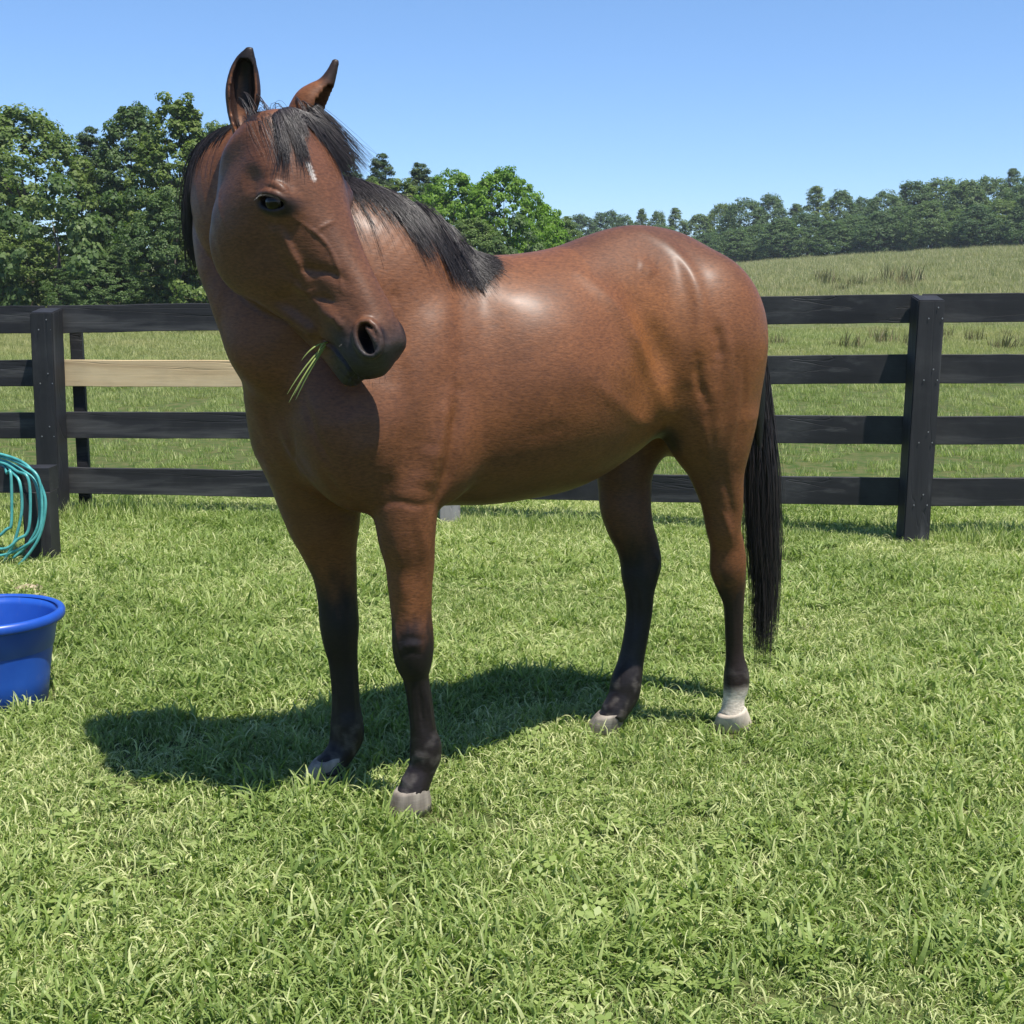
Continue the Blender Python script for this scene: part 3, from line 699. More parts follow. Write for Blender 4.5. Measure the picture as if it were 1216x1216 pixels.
# whiskers of the muzzle
L=[]
for i in range(46):
    p0=snap(np.array([hd(RNG.uniform(.54,.64),RNG.uniform(-.19,-.09),RNG.uniform(-.02,.055))]),3,0)[0]; _,g=gradv(p0[None]); d=nrm(g[0]+RNG.normal(size=3)*.2+V3(0,0,-.3)); ln=RNG.uniform(.012,.035); L.append([p0+d*ln*k/4 for k in range(5)])
P=np.array(L); wk=hairmesh('whisker',P,np.full(len(P),.0005),np.ones(len(P))); wk['kind']='stuff'
# grass held in the mouth
m_sprig,t,b=material('chewed_grass',.5); b.inputs['Base Color'].default_value=(.22,.27,.07,1)
r0_=surf(386,408); r0_=r0_ if r0_ is not None else atY(386,408,3.3); L=[]
for tx,ty,dd in ((343,478,-.02),(351,475,0),(341,468,-.01),(358,428,.0),(377,421,0),(349,470,.01)):
    e=atY(tx,ty,r0_[1]-.03+dd); md=(r0_+e)/2+V3(.004,-.012,.018+RNG.uniform(-.006,.006)); s0=r0_+hs*(-.01)+RNG.normal(size=3)*.002; L.append([(1-k)**2*s0+2*k*(1-k)*md+k*k*e for k in np.linspace(0,1,9)])
P=np.array(L); R=np.tile(np.array([.0018,.0022,.0024,.0024,.0022,.002,.0016,.0011,.0003]),(len(P),1)); V,Q,_=strands(P,R,4)
gs=mobj('grass_sprig',V,Q,m_sprig,smooth=True,origin=r0_); tag(gs,'small sprig of green grass blades hanging from the horse\'s mouth','grass sprig')
# ------------------------------------------------------------------ ground
def ssf(a,b,x): t=min(1,max(0,(x-a)/(b-a))); return t*t*(3-2*t)
def terr(x,y):
    h=ssf(24,112,y)*(1.7+2.1*ssf(4,44,x)-.5*ssf(0,-30,x)) if y>24 else 0.
    if y>112: h+= (y-112)*.012
    h+=.012*mnoise.noise(Vector((x*1.3,y*1.3,0)))*(1 if y<30 else 2)
    if 8.6<y: h+=.12*mnoise.noise(Vector((x*.09,y*.09,3)))*ssf(8.6,20,y)
    return h
ys=np.concatenate([[-60,-25,-8,-2],np.arange(0,12,.25),np.arange(12,40,1.),np.arange(40,150,4.),np.array([160,200,300,500,900,1600,2600])])
xs=np.concatenate([[-1500,-600,-250,-120],np.arange(-70,-8,3.),np.arange(-8,8,.3),np.arange(8,71,3.),[120,250,600,1500]])
V=[(x,y,terr(x,y)) for y in ys for x in xs]; nx=len(xs)
F=[(j*nx+i,j*nx+i+1,(j+1)*nx+i+1,(j+1)*nx+i) for j in range(len(ys)-1) for i in range(nx-1)]
m_ground,t,b=material('lawn_soil',.95,.1)
g1=noise(t,1.1,6); g2=noise(t,9,6); g3=noise(t,90,5)
soil=mix(t,ramp(t,g2,[(.38,(0,0,0)),(.62,(1,1,1))]),(.055,.095,.022),(.120,.125,.048))
fieldc=ramp(t,g1,[(.3,(.075,.105,.028)),(.5,(.13,.15,.055)),(.72,(.20,.18,.085))])
sp=t.nodes.new('ShaderNodeSeparateXYZ'); t.links.new(t.nodes.new('ShaderNodeTexCoord').outputs['Object'],sp.inputs[0])
mr=nd(t,'ShaderNodeMapRange',i_1=20.,i_2=60.); t.links.new(sp.outputs[1],mr.inputs[0])
t.links.new(mix(t,mr.outputs[0],mix(t,.25,soil,g3,'MULTIPLY'),fieldc),b.inputs['Base Color']); bump(t,b,g3,.6,.02)
gr=mobj('ground',V,F,m_ground,smooth=True); tag(gr,kind='structure')
# ------------------------------------------------------------------ grass
def grass_mat(name,dark,mid,light,trans=.35,rough=.5):
    m,t,b=material(name,rough,.35)
    a=nd(t,'ShaderNodeAttribute',attribute_name='tint'); oi=t.nodes.new('ShaderNodeObjectInfo')
    geo=t.nodes.new('ShaderNodeNewGeometry'); pn=noise(t,.9,4,coord=geo.outputs['Position'])
    s=nd(t,'ShaderNodeMath',operation='MULTIPLY_ADD'); t.links.new(a.outputs[2],s.inputs[0]); s.inputs[1].default_value=.62; 
    s2=nd(t,'ShaderNodeMath',operation='MULTIPLY'); t.links.new(pn,s2.inputs[0]); s2.inputs[1].default_value=.62; t.links.new(s2.outputs[0],s.inputs[2])
    c=ramp(t,s.outputs[0],[(.15,dark),(.5,mid),(.92,light)])
    if name=='lawn_grass':
        sp=t.nodes.new('ShaderNodeSeparateXYZ'); t.links.new(geo.outputs['Position'],sp.inputs[0]); mr=nd(t,'ShaderNodeMapRange',i_1=11.,i_2=27.,i_3=0.,i_4=.75); t.links.new(sp.outputs[1],mr.inputs[0])
        pat=ramp(t,noise(t,.22,4,coord=geo.outputs['Position']),[(.35,(.35,.35,.35)),(.6,(1,1,1))]); mm=nd(t,'ShaderNodeMath',operation='MULTIPLY'); t.links.new(mr.outputs[0],mm.inputs[0]); t.links.new(pat,mm.inputs[1]); c=mix(t,mm.outputs[0],c,(.40,.37,.17))
    t.links.new(c,b.inputs['Base Color']); tr=t.nodes.new('ShaderNodeBsdfTranslucent'); t.links.new(mix(t,1.,c,(1.0,1.15,.55),'MULTIPLY'),tr.inputs[0])
    ms=t.nodes.new('ShaderNodeMixShader'); ms.inputs[0].default_value=trans; t.links.new(b.outputs[0],ms.inputs[1]); t.links.new(tr.outputs[0],ms.inputs[2]); t.links.new(ms.outputs[0],t.nodes['Material Output'].inputs[0]); return m
m_lawn=grass_mat('lawn_grass',(.072,.130,.022),(.250,.335,.085),(.66,.66,.34),.40)
m_tall=grass_mat('field_grass',(.14,.18,.05),(.28,.30,.12),(.50,.44,.26))
def tuft(seed,n,h,wd,rad,curl,seg=4,dry=.12,flat=0.):
    r=np.random.default_rng(seed); V=[];F=[];C=[]
    for i in range(n):
        a=r.uniform(0,2*math.pi); d=rad*math.sqrt(r.uniform()); x,y=d*math.cos(a),d*math.sin(a)
        L=h*r.uniform(.45,1.15); ph=r.uniform(0,2*math.pi); lean=r.uniform(.1,.9)+flat*r.uniform(.2,.8); wv=wd*r.uniform(.6,1.3)
        dr=r.uniform()<dry; c=r.uniform(.75,1.0) if dr else r.uniform(.0,.62); cu=curl*r.uniform(.3,1.3); tw=r.uniform(-1.2,1.2)*curl
        p=np.array([x,y,-.01]); el_=math.pi/2-lean*.5; st=L/seg; k0=len(V); sd=ph+math.pi/2+r.uniform(-.8,.8)
        for k in range(seg+1):
            w_=wv*(1-(k/seg)**1.8)+.0003; sv=np.array([math.cos(sd),math.sin(sd),.25*math.sin(tw*k)])*w_/2
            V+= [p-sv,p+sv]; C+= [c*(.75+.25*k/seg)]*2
            p=p+np.array([math.cos(ph)*math.cos(el_),math.sin(ph)*math.cos(el_),math.sin(el_)])*st; el_-=cu*(.35+.3*k)*.7; ph+=tw*.35
            if p[2]<.004: p[2]=.004+.004*r.uniform(); 
        for k in range(seg): F.append((k0+2*k,k0+2*k+1,k0+2*k+3,k0+2*k+2))
    return np.array(V),np.array(F),np.array(C)
def weed(seed,n,h,leaf):
    """broad-leaved lawn weed / clover"""
    r=np.random.default_rng(seed); V=[];F=[];C=[]
    for i in range(n):
        a=r.uniform(0,6.28); d=.05*math.sqrt(r.uniform()); base=np.array([d*math.cos(a),d*math.sin(a),0.]); top=base+np.array([r.normal()*.012,r.normal()*.012,h*r.uniform(.5,1)])
        for j in range(3):
            b_=a+j*2.09+r.normal()*.3; u=np.array([math.cos(b_),math.sin(b_),r.uniform(-.2,.35)]); s=np.array([-math.sin(b_),math.cos(b_),0]); l=leaf*r.uniform(.7,1.2); k0=len(V)
            V+=[top,top+u*l*.5-s*l*.36,top+u*l*.95-s*l*.1,top+u*l*.95+s*l*.1,top+u*l*.5+s*l*.36]; C+=[r.uniform(.1,.5)]*5; F.append((k0,k0+1,k0+2,k0+3)); F.append((k0,k0+3,k0+4,k0))
    F=[f for f in F]; F2=[]
    for f in F: F2.append(f if len(set(f))==4 else (f[0],f[1],f[2],f[2]))
    return np.array(V),F2,np.array(C)
LIB=bpy.data.collections.new('grass_library')
def libobj(name,V,F,C,mat,coll):
    me=bpy.data.meshes.new(name); FF=[tuple(dict.fromkeys(int(i) for i in f)) for f in F]; me.from_pydata(V.tolist(),[],FF); me.update(); me.materials.append(mat)
    a=me.attributes.new('tint','FLOAT_COLOR','POINT'); a.data.foreach_set('color',np.stack([C,C,C,np.ones_like(C)],1).astype(np.float32).ravel())
    o=bpy.data.objects.new(name,me); coll.objects.link(o); return o
def scatter(name,pts,rot,scl,coll,label=None):
    me=bpy.data.meshes.new(name); me.vertices.add(len(pts)); me.vertices.foreach_set('co',pts.astype(np.float32).ravel())
    a=me.attributes.new('rot','FLOAT_VECTOR','POINT'); a.data.foreach_set('vector',rot.astype(np.float32).ravel())
    a=me.attributes.new('scl','FLOAT','POINT'); a.data.foreach_set('value',scl.astype(np.float32).ravel())
    o=bpy.data.objects.new(name,me); COL.objects.link(o)
    g=bpy.data.node_groups.new(name+'_nodes','GeometryNodeTree'); g.interface.new_socket('Geometry',in_out='INPUT',socket_type='NodeSocketGeometry'); g.interface.new_socket('Geometry',in_out='OUTPUT',socket_type='NodeSocketGeometry')
    N=g.nodes; gi=N.new('NodeGroupInput'); go=N.new('NodeGroupOutput'); ip=N.new('GeometryNodeInstanceOnPoints'); ci=N.new('GeometryNodeCollectionInfo'); ci.inputs['Collection'].default_value=coll; ci.inputs['Separate Children'].default_value=True; ci.inputs['Reset Children'].default_value=True
    ar=N.new('GeometryNodeInputNamedAttribute'); ar.data_type='FLOAT_VECTOR'; ar.inputs[0].default_value='rot'; as_=N.new('GeometryNodeInputNamedAttribute'); as_.data_type='FLOAT'; as_.inputs[0].default_value='scl'
    L=g.links.new; L(gi.outputs[0],ip.inputs['Points']); L(ci.outputs[0],ip.inputs['Instance']); ip.inputs['Pick Instance'].default_value=True; L(ar.outputs[0],ip.inputs['Rotation']); L(as_.outputs[0],ip.inputs['Scale']); L(ip.outputs[0],go.inputs[0])
    md=o.modifiers.new('scatter','NODES'); md.node_group=g; tag(o,label,kind='stuff'); return o
def fill(n,y0,y1,dens_noise=None,edge=.5,keep=None,xk=.40):
    """random points over the wedge of ground in front of the camera"""
    u=RNG.uniform(0,1,n*2); y=np.sqrt(y0*y0+u*(y1*y1-y0*y0)) ; x=RNG.uniform(-1,1,n*2)*(xk*y+edge); p=np.stack([x,y],1)
    if keep is not None: p=p[keep(p)]
    p=p[:n]; z=np.array([terr(a,b_) for a,b_ in p]); return np.column_stack([p,z])
def rots(n,tilt=.18): return np.column_stack([RNG.normal(size=n)*tilt,RNG.normal(size=n)*tilt,RNG.uniform(0,6.283,n)])
c_near=bpy.data.collections.new('near_tufts'); c_pale=bpy.data.collections.new('pale_tufts'); c_mid=bpy.data.collections.new('mid_tufts'); c_far=bpy.data.collections.new('far_tufts'); c_weed=bpy.data.collections.new('weeds')
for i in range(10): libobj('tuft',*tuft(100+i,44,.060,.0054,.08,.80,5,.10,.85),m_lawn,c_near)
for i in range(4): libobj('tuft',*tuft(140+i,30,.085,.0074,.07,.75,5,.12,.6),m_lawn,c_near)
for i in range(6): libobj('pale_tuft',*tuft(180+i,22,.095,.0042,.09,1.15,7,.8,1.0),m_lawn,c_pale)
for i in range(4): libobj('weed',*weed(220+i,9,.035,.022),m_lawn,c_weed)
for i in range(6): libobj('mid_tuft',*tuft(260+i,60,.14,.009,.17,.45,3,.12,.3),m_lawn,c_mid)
for i in range(6): libobj('far_tuft',*tuft(300+i,110,.40,.020,.6,.35,3,.40,.2),m_tall,c_far)
QG=1.
horse_feet=[(-.29,3.634),(-.566,3.864),(.741,4.32),(.305,4.294)]
BK=(-1.865,4.66)
def keep_near(p):
    k=np.ones(len(p),bool); k&=np.hypot(p[:,0]-BK[0],p[:,1]-BK[1])>.20
    bare=(np.hypot((p[:,0]+2.0)/.55,(p[:,1]-5.45)/.45)+.6*patch(p,3.,44.)<.8)|(patch(p,.9,61.)+.5*patch(p,3.1,7.)>.62); k&=~(bare&(RNG.uniform(0,1,len(p))<.72))
    for fx,fy in horse_feet: k&=np.hypot(p[:,0]-fx,p[:,1]-fy+.035)>.085
    return k
def patch(p,s,seed): return np.array([mnoise.noise(Vector((a*s,b_*s,seed))) for a,b_ in p])
n=int(27000*QG); P=fill(n,1.6,9.2,edge=1.3,xk=.55,keep=keep_near); pn=patch(P[:,:2],1.3,2.); scatter('lawn_grass',P,rots(len(P)),np.clip(.92+.75*pn+RNG.normal(size=len(P))*.17,.35,1.7),c_near)
P=fill(int(14500*QG),1.6,9.0,edge=1.3,xk=.55,keep=lambda p:keep_near(p)&(patch(p,1.0,9.)>-.22)); scatter('dry_grass',P,rots(len(P),.25),RNG.uniform(.6,1.15,len(P)),c_pale)
P=fill(int(1700*QG),1.6,7.5,edge=1.3,xk=.55,keep=lambda p:keep_near(p)&(patch(p,1.6,20.)>.05)); scatter('lawn_weeds',P,rots(len(P),.2),RNG.uniform(.6,1.2,len(P)),c_weed)
P=fill(int(20000*QG),8.8,38,edge=1.5,xk=.58); scatter('pasture_grass',P,rots(len(P)),RNG.uniform(.7,1.25,len(P))*np.interp(P[:,1],[8.8,14,38],[.42,.55,.95]),c_mid)
c_clump=bpy.data.collections.new('clumps')
for i in range(5): libobj('clump',*tuft(500+i,38,.115,.0100,.07,.60,6,.06,.5),m_lawn,c_clump)
P=fill(int(4200*QG),1.6,8.4,edge=1.3,xk=.55,keep=lambda p:keep_near(p)&((patch(p,1.1,31.)+.35*np.clip((-p[:,0]-.6),0,1)+.25*np.clip(3.4-p[:,1],0,1))>.16)); scatter('lush_clumps',P,rots(len(P),.2),RNG.uniform(.55,1.15,len(P)),c_clump)
# taller growth along the foot of the fence and the hooves
fx=RNG.uniform(-6.5,6.5,950); P=np.column_stack([fx,8.05-.12*fx+RNG.normal(size=950)*.16,np.zeros(950)]); P[:,1]=np.interp(P[:,0],[-6.5,-4.5,-2.9,-.4,2.3,4.5,6.5],[8.6,8.5,8.32,8.2,7.6,7.3,7.05])+RNG.normal(size=950)*.13
scatter('fence_line_grass',P,rots(950,.15),RNG.uniform(.4,1.0,950)*np.clip(.75+1.0*patch(P[:,:2],1.5,3.),.4,1.3),c_mid)
P=fill(int(13000*QG),36,118,edge=6,xk=.58,keep=lambda p:(p[:,0]>-24)|(p[:,1]<40)); sc_=RNG.uniform(.5,1.2,len(P)); scatter('meadow_grass',P,rots(len(P),.1),sc_*np.interp(P[:,1],[36,60,118],[.35,.8,1.1]),c_far)
# darker weed rows on the meadow, seen just above the fence at the right
c_row=bpy.data.collections.new('row_weeds'); m_row=grass_mat('meadow_weeds',(.06,.075,.022),(.13,.13,.05),(.26,.20,.10))
for i in range(4): libobj('row_weed',*tuft(400+i,60,.75,.035,.5,.25,3,.3,.1),m_row,c_row)
R_=[]
for a,b_ in (((955,352),(1012,350)),((1030,351),(1062,350)),((935,404),(1010,404)),((1130,400),(1216,398)),((1040,404),(1100,404))):
    for k in range(5):
        px=a[0]+(b_[0]-a[0])*RNG.uniform(); d=RNG.uniform(62,72) if a[1]<380 else RNG.uniform(27,34); x=(px+RNG.normal()*45-608)/1600*d*1.01; R_.append((x,d,terr(x,d)))
P=np.array(R_); scatter('meadow_weeds',P,rots(len(P),.1),np.where(P[:,1]>50,RNG.uniform(.5,1.5,len(P)),RNG.uniform(.2,.6,len(P))),c_row)
# ------------------------------------------------------------------ fence
def wood(name,c0,c1,c2,rough=.6,sc_=6.,crack=True,spec=.3):
    m,t,b=material(name,rough,spec); gr_=noise(t,sc_,7,stretch=(.12,1,1.6),dist=.6); sp_=noise(t,2.2,5); fi=noise(t,70,3,stretch=(.05,1,1))
    c=ramp(t,gr_,[(.3,c0),(.55,c1),(.78,c2)]); c=mix(t,ramp(t,sp_,[(.50,(0,0,0)),(.72,(.42,.42,.42))]),c,mix(t,fi,c2,(0.02,0.02,0.02))); t.links.new(c,b.inputs['Base Color'])
    cr=ramp(t,noise(t,3.2,3,stretch=(.07,1,2.6),dist=.5),[(.494,(1,1,1)),(.5,(0,0,0)),(.506,(1,1,1))])
    mm=nd(t,'ShaderNodeMath',operation='MULTIPLY_ADD'); t.links.new(fi,mm.inputs[0]); mm.inputs[1].default_value=.5; t.links.new(cr,mm.inputs[2]); bump(t,b,mm.outputs[0],.4,.004); return m
m_black=wood('black_painted_wood',(.009,.009,.010),(.019,.019,.021),(.105,.103,.10))
m_post=wood('black_painted_post',(.010,.010,.011),(.022,.022,.024),(.125,.122,.12))
for n_ in m_post.node_tree.nodes:
    if n_.type=='MAPPING': n_.inputs['Scale'].default_value=(1,1,.12) if n_.inputs['Scale'].default_value[2]>1.5 else (1,1,.08)
m_pine=wood('unpainted_pine_board',(.34,.24,.13),(.50,.38,.22),(.56,.45,.28),.7)
m_grey=wood('weathered_grey_post',(.16,.15,.14),(.27,.26,.25),(.36,.35,.33),.85)
for n_ in m_grey.node_tree.nodes:
    if n_.type=='MAPPING': n_.inputs['Scale'].default_value=(1,1,.12)
m_nail,t,b=material('nail_head',.4); b.inputs['Base Color'].default_value=(.35,.35,.36,1); b.inputs['Metallic'].default_value=.8
def zat(py,Y): return atY(608,py,Y)[2]
fence=empty('board_fence',(-2.88,8.3,0)); tag(fence,'black four-board wooden fence with square posts running across behind the horse','fence')
PO=[(-8.2,8.75,1.30),(-5.6,8.55,1.30),(-2.875,8.32,None),(-.385,8.25,1.33),(2.30,7.60,None),(4.75,7.30,1.42),(7.2,7.0,1.42)]
def post(x,y,zt,w_=.142,d_=.14,rot=0,mat=m_post,lean=(0,0),name='post',bev=.012):
    bm=bmesh.new(); bmesh.ops.create_cube(bm,size=1); 
    for v in bm.verts:
        z=(v.co.z+.5); top=v.co.z>0; X=v.co.x*w_; Y_=v.co.y*d_; c,s=math.cos(rot),math.sin(rot)
        v.co=Vector((x+X*c-Y_*s+lean[0]*z,y+X*s+Y_*c+lean[1]*z,-.3+(zt+.3)*z+(.022*(1 if v.co.y>0 else -.2) if top else 0)))
    bmesh.ops.subdivide_edges(bm,edges=[e for e in bm.edges if abs(e.verts[0].co.z-e.verts[1].co.z)>.5],cuts=8)
    bmesh.ops.bevel(bm,geom=[e for e in bm.edges if len(e.link_faces)==2 and e.calc_face_angle(0)>.5],offset=bev*.5,segments=2,affect='EDGES')
    for v in bm.verts: v.co+=Vector((mnoise.noise(v.co*4),mnoise.noise(v.co*4+Vector((9,0,0))),0))*.003
    o_=np.array([x,y,0]); me=bpy.data.meshes.new(name); 
    for v in bm.verts: v.co-=Vector(tuple(o_))
    bm.to_mesh(me); bm.free(); me.materials.append(mat); o=bpy.data.objects.new(name,me); link(o,fence); o.location=Vector(tuple(o_))-fence.location; return o
zR=zat(349,7.53)-.03; zL=zat(366,8.25)-.022
post(*PO[0][:2],1.30); post(*PO[1][:2],1.30); post(PO[2][0],PO[2][1],zL,.145,.14,-.16,lean=(.03,0)); pg=post(PO[3][0],PO[3][1],1.33,.125,.13,0,m_grey); tag(pg,'weathered unpainted grey post')
post(PO[4][0]-.005,PO[4][1],zR,.150,.14,.03,lean=(.022,0)); post(*PO[5][:2],1.42); post(*PO[6][:2],1.42)
br=post(-2.745,8.56,zat(372,8.5),.075,.05,0,m_black,lean=(.0,.0)); tag(br,'thin brace post behind the boards')
# board heights (top, bottom) at each post
BH=[[(1.29,1.13),(.95,.80),(.63,.475),(.30,.14)],[(1.29,1.13),(.95,.80),(.63,.475),(.30,.14)],
    [(zat(t0,8.42),zat(b0,8.42)) for t0,b0 in ((363,396),(427,458.5),(489,520),(554,585))],
    [(zat(t0,8.34),zat(b0,8.34)) for t0,b0 in ((358,389),(425,457),(491,523),(559,591))],
    [(zat(t0,7.70),zat(b0,7.70)) for t0,b0 in ((349,383.5),(420.5,455),(494,527.5),(567,600))],
    [(zat(t0,7.42),zat(b0,7.42)) for t0,b0 in ((343,378),(419,454),(493,526.5),(566,600))],[(1.41,1.25),(1.07,.92),(.74,.59),(.41,.26)]]
def board(p0,p1,h0,h1,mat,sag=0,seed=0):
    n=26; th=.024; V=[];F=[]; r=random.Random(seed); d=np.array(p1)-np.array(p0); L=np.linalg.norm(d); u=d/L; nn=np.array([-u[1],u[0]])
    if nn[1]<0: nn=-nn
    for i in range(n+1):
        f=i/n; c=np.array(p0)+d*f; zt_=h0[0]+(h1[0]-h0[0])*f; zb_=h0[1]+(h1[1]-h0[1])*f; wob=sag*math.sin(math.pi*f)+.004*mnoise.noise(Vector((f*5,seed,0))); ow=.006*mnoise.noise(Vector((f*3,seed,4)))
        zt_+=wob+.003*mnoise.noise(Vector((f*19,seed,7))); zb_+=wob+.003*mnoise.noise(Vector((f*17,seed,9)))
        for (dz,dn) in ((zb_+.003,0),(zb_,.004),(zb_,th-.004),(zb_+.003,th),(zt_-.003,th),(zt_,th-.004),(zt_,.004),(zt_-.003,0)):
            q=c+nn*(dn+ow); V.append((q[0],q[1],dz))
    for i in range(n):
        for j in range(8): F.append((i*8+j,i*8+(j+1)%8,(i+1)*8+(j+1)%8,(i+1)*8+j))
    F.append(tuple(range(8))[::-1]); F.append(tuple(range(n*8,n*8+8)))
    o_=np.array([(p0[0]+p1[0])/2,(p0[1]+p1[1])/2,(h0[0]+h0[1])/2]); o=mobj('board',np.array(V)-o_,F,mat,fence); o.location=Vector(tuple(o_))-fence.location; return o
for i in range(6):
    a,b_=PO[i],PO[i+1]; pa=(a[0]+(.012),a[1]+.078); pb=(b_[0]-.012,b_[1]+.078)
    for k in range(4):
        pine=(i==2 and k==1)
        o=board(pa,pb,BH[i][k],BH[i+1][k],m_pine if pine else m_black,sag=(-.008 if k%2 else .004)*(1 if i==2 else .3),seed=i*7+k)
        if pine: tag(o,'pale unpainted replacement board')
# nail heads on the two posts in view
for (x,y,rows) in ((PO[2][0],PO[2][1],BH[2]),(PO[4][0],PO[4][1],BH[4])):
    for (zt_,zb_) in rows:
        for dx,dz in ((-.03,.03),(.02,.09),(.045,.03)):
            bm=bmesh.new(); bmesh.ops.create_cone(bm,segments=8,radius1=.0045,radius2=.003,depth=.004,cap_ends=True); bmesh.ops.rotate(bm,verts=bm.verts,matrix=Matrix.Rotation(math.pi/2,3,'X'))
            me=bpy.data.meshes.new('nail'); bm.to_mesh(me); bm.free(); me.materials.append(m_nail); o=bpy.data.objects.new('nail',me); link(o,fence); o.location=Vector((x+dx+.028*zb_,y-.0775,zb_+dz))-fence.location
# ------------------------------------------------------------------ low hose rack, hose
rack=empty('hose_rack',(-2.62,7.02,0)); tag(rack,'low black wooden beam on a short post with the hose looped over it','rack')
V,F=box(-3.25,-2.43,7.00,7.14,zat(584,7.0),zat(556,7.0)); child_at('beam',V,F,m_black,rack)
V,F=box(-2.565,-2.425,6.96,7.10,-.1,zat(584,7.0)-.001); child_at('leg',V,F,m_post,rack); V,F=box(-3.2,-3.08,6.99,7.1,-.1,zat(584,7.0)-.001); child_at('leg',V,F,m_post,rack)
m_hose,t,b=material('teal_hose',.35,.5); t.links.new(ramp(t,noise(t,14,3),[(.3,(.035,.20,.20)),(.7,(.10,.40,.38))]),b.inputs['Base Color'])
def tubemesh(P,r,sides=10): V,Q,_=strands(np.array([P]),np.full((1,len(P)),r),sides); return V,Q
zb_=zat(556,7.0)
H=[]
for k,(xr,yt,yb) in enumerate([(14,550,640),(26,546,668),(36,548,652),(47,544,672),(50,541,660),(54,537,684)]):
    ym=(yt+yb)/2; j=(k%3)*.018
    for (px,py,Y) in ((-25,yt+1,7.04),(3,yt+2+k%2,7.03),(xr*.58,yt+12+3*(k%2),6.97-j),(xr*.90,ym-34,6.93-j),(xr,ym+4-6*(k%3),6.92-j),(xr*.93-5*(k%2),ym+30,6.91-j),(xr*(.60-.2*(k%2)),yb-12,6.91-j),(-12+6*(k%3),yb+3*(k%2),6.92-j),(-60,yb-14,6.95),(-92,ym+10,7.0),(-88,ym-30,7.05),(-60,yt+8,7.06)):
        if k==5 and px==xr*.55: H.append(atY(33,683,6.86)); break
        H.append(atY(px,py,Y+.01*math.sin(k*2.3+px*.05)))
H=crs(np.array(H),640); H[:,2]=np.maximum(H[:,2],.014)
hose=mobj('garden_hose',*tubemesh(H,.0078),m_hose,smooth=True,origin=(-2.7,7.0,0)); tag(hose,'teal garden hose coiled in loops over the low black beam','hose')
gp=np.array([[-3.3,6.75,.012],[-3.0,6.6,.012],[-2.75,6.72,.012],[-2.6,6.85,.012],[-2.7,7.2,.012],[-2.95,7.35,.012]]); 
h2=mobj('garden_hose',*tubemesh(crs(gp,70),.0092),m_hose,smooth=True,origin=(-2.9,6.8,0)); tag(h2,'teal hose length lying loose on the ground under the beam','hose')
# dead straw and stones by the bucket
m_stone,t,b=material('tan_stone',.9); t.links.new(ramp(t,noise(t,20,5),[(.3,(.20,.15,.09)),(.7,(.42,.34,.23))]),b.inputs['Base Color'])
for i,(px,py,s,lab) in enumerate(((36,703,.07,'flat tan stone half sunk in grass behind the blue bucket, the larger one'),(47,712,.045,'small tan stone beside the larger one behind the blue bucket'),(8,697,.06,'pale stone at the edge of the picture under the hose'))):
    g=ground(px,py); bm=bmesh.new(); bmesh.ops.create_icosphere(bm,subdivisions=3,radius=1)
    for v in bm.verts: v.co=Vector((v.co.x*s,v.co.y*s*.8,v.co.z*s*.4))*(1+.35*mnoise.noise(v.co*1.6+Vector((i*5,0,0))))
    me=bpy.data.meshes.new('stone'); bm.to_mesh(me); bm.free(); me.materials.append(m_stone); o=bpy.data.objects.new('stone',me); link(o); o.location=(g[0],g[1],.012); tag(o,lab,'stone')
# ------------------------------------------------------------------ bucket
m_blue,t,b=material('blue_plastic',.38,.5); bn=noise(t,5,5); t.links.new(ramp(t,bn,[(.3,(.008,.055,.33)),(.7,(.016,.088,.42))]),b.inputs['Base Color']); _f=b.inputs['Base Color'].links[0].from_socket; t.links.new(mix(t,ramp(t,noise(t,26,6,stretch=(1,1,.3)),[(.60,(0,0,0)),(.80,(.35,.35,.35))]),_f,(.18,.20,.24)),b.inputs['Base Color']); bump(t,b,noise(t,40,3),.05,.002)
bucket=empty('bucket',(BK[0],BK[1],0)); tag(bucket,'round blue plastic tub with rolled rim standing in the grass at the left','bucket')
def lathe(prof,n=72,c=(0,0,0),close=False):
    V=[];F=[]
    for r,z in prof:
        for j in range(n): a=2*math.pi*j/n; V.append((c[0]+r*math.cos(a),c[1]+r*math.sin(a),c[2]+z))
    for i in range(len(prof)-1):
        for j in range(n): F.append((i*n+j,i*n+(j+1)%n,(i+1)*n+(j+1)%n,(i+1)*n+j))
    return V,F
BR,BH_=.262,.335
V,F=lathe([(.0,.006),(.12,.004),(.184,.002),(.188,.006),(.20,.10),(.2145,.20),(.2150,.203),(.2185,.205),(.236,.30),(.243,BH_-.01),(.239,BH_-.004),(.232,.30),(.214,.203),(.182,.018),(.17,.012),(.0,.012)]); mobj('body',V,F,m_blue,bucket,smooth=True)
V,F=lathe([(.240,BH_-.03),(BR-.004,BH_-.034),(BR,BH_-.028),(BR+.001,BH_-.012),(BR-.004,BH_-.002),(.250,BH_+.002),(.240,BH_),(.237,BH_-.006)]); mobj('rim',V,F,m_blue,bucket,smooth=True)
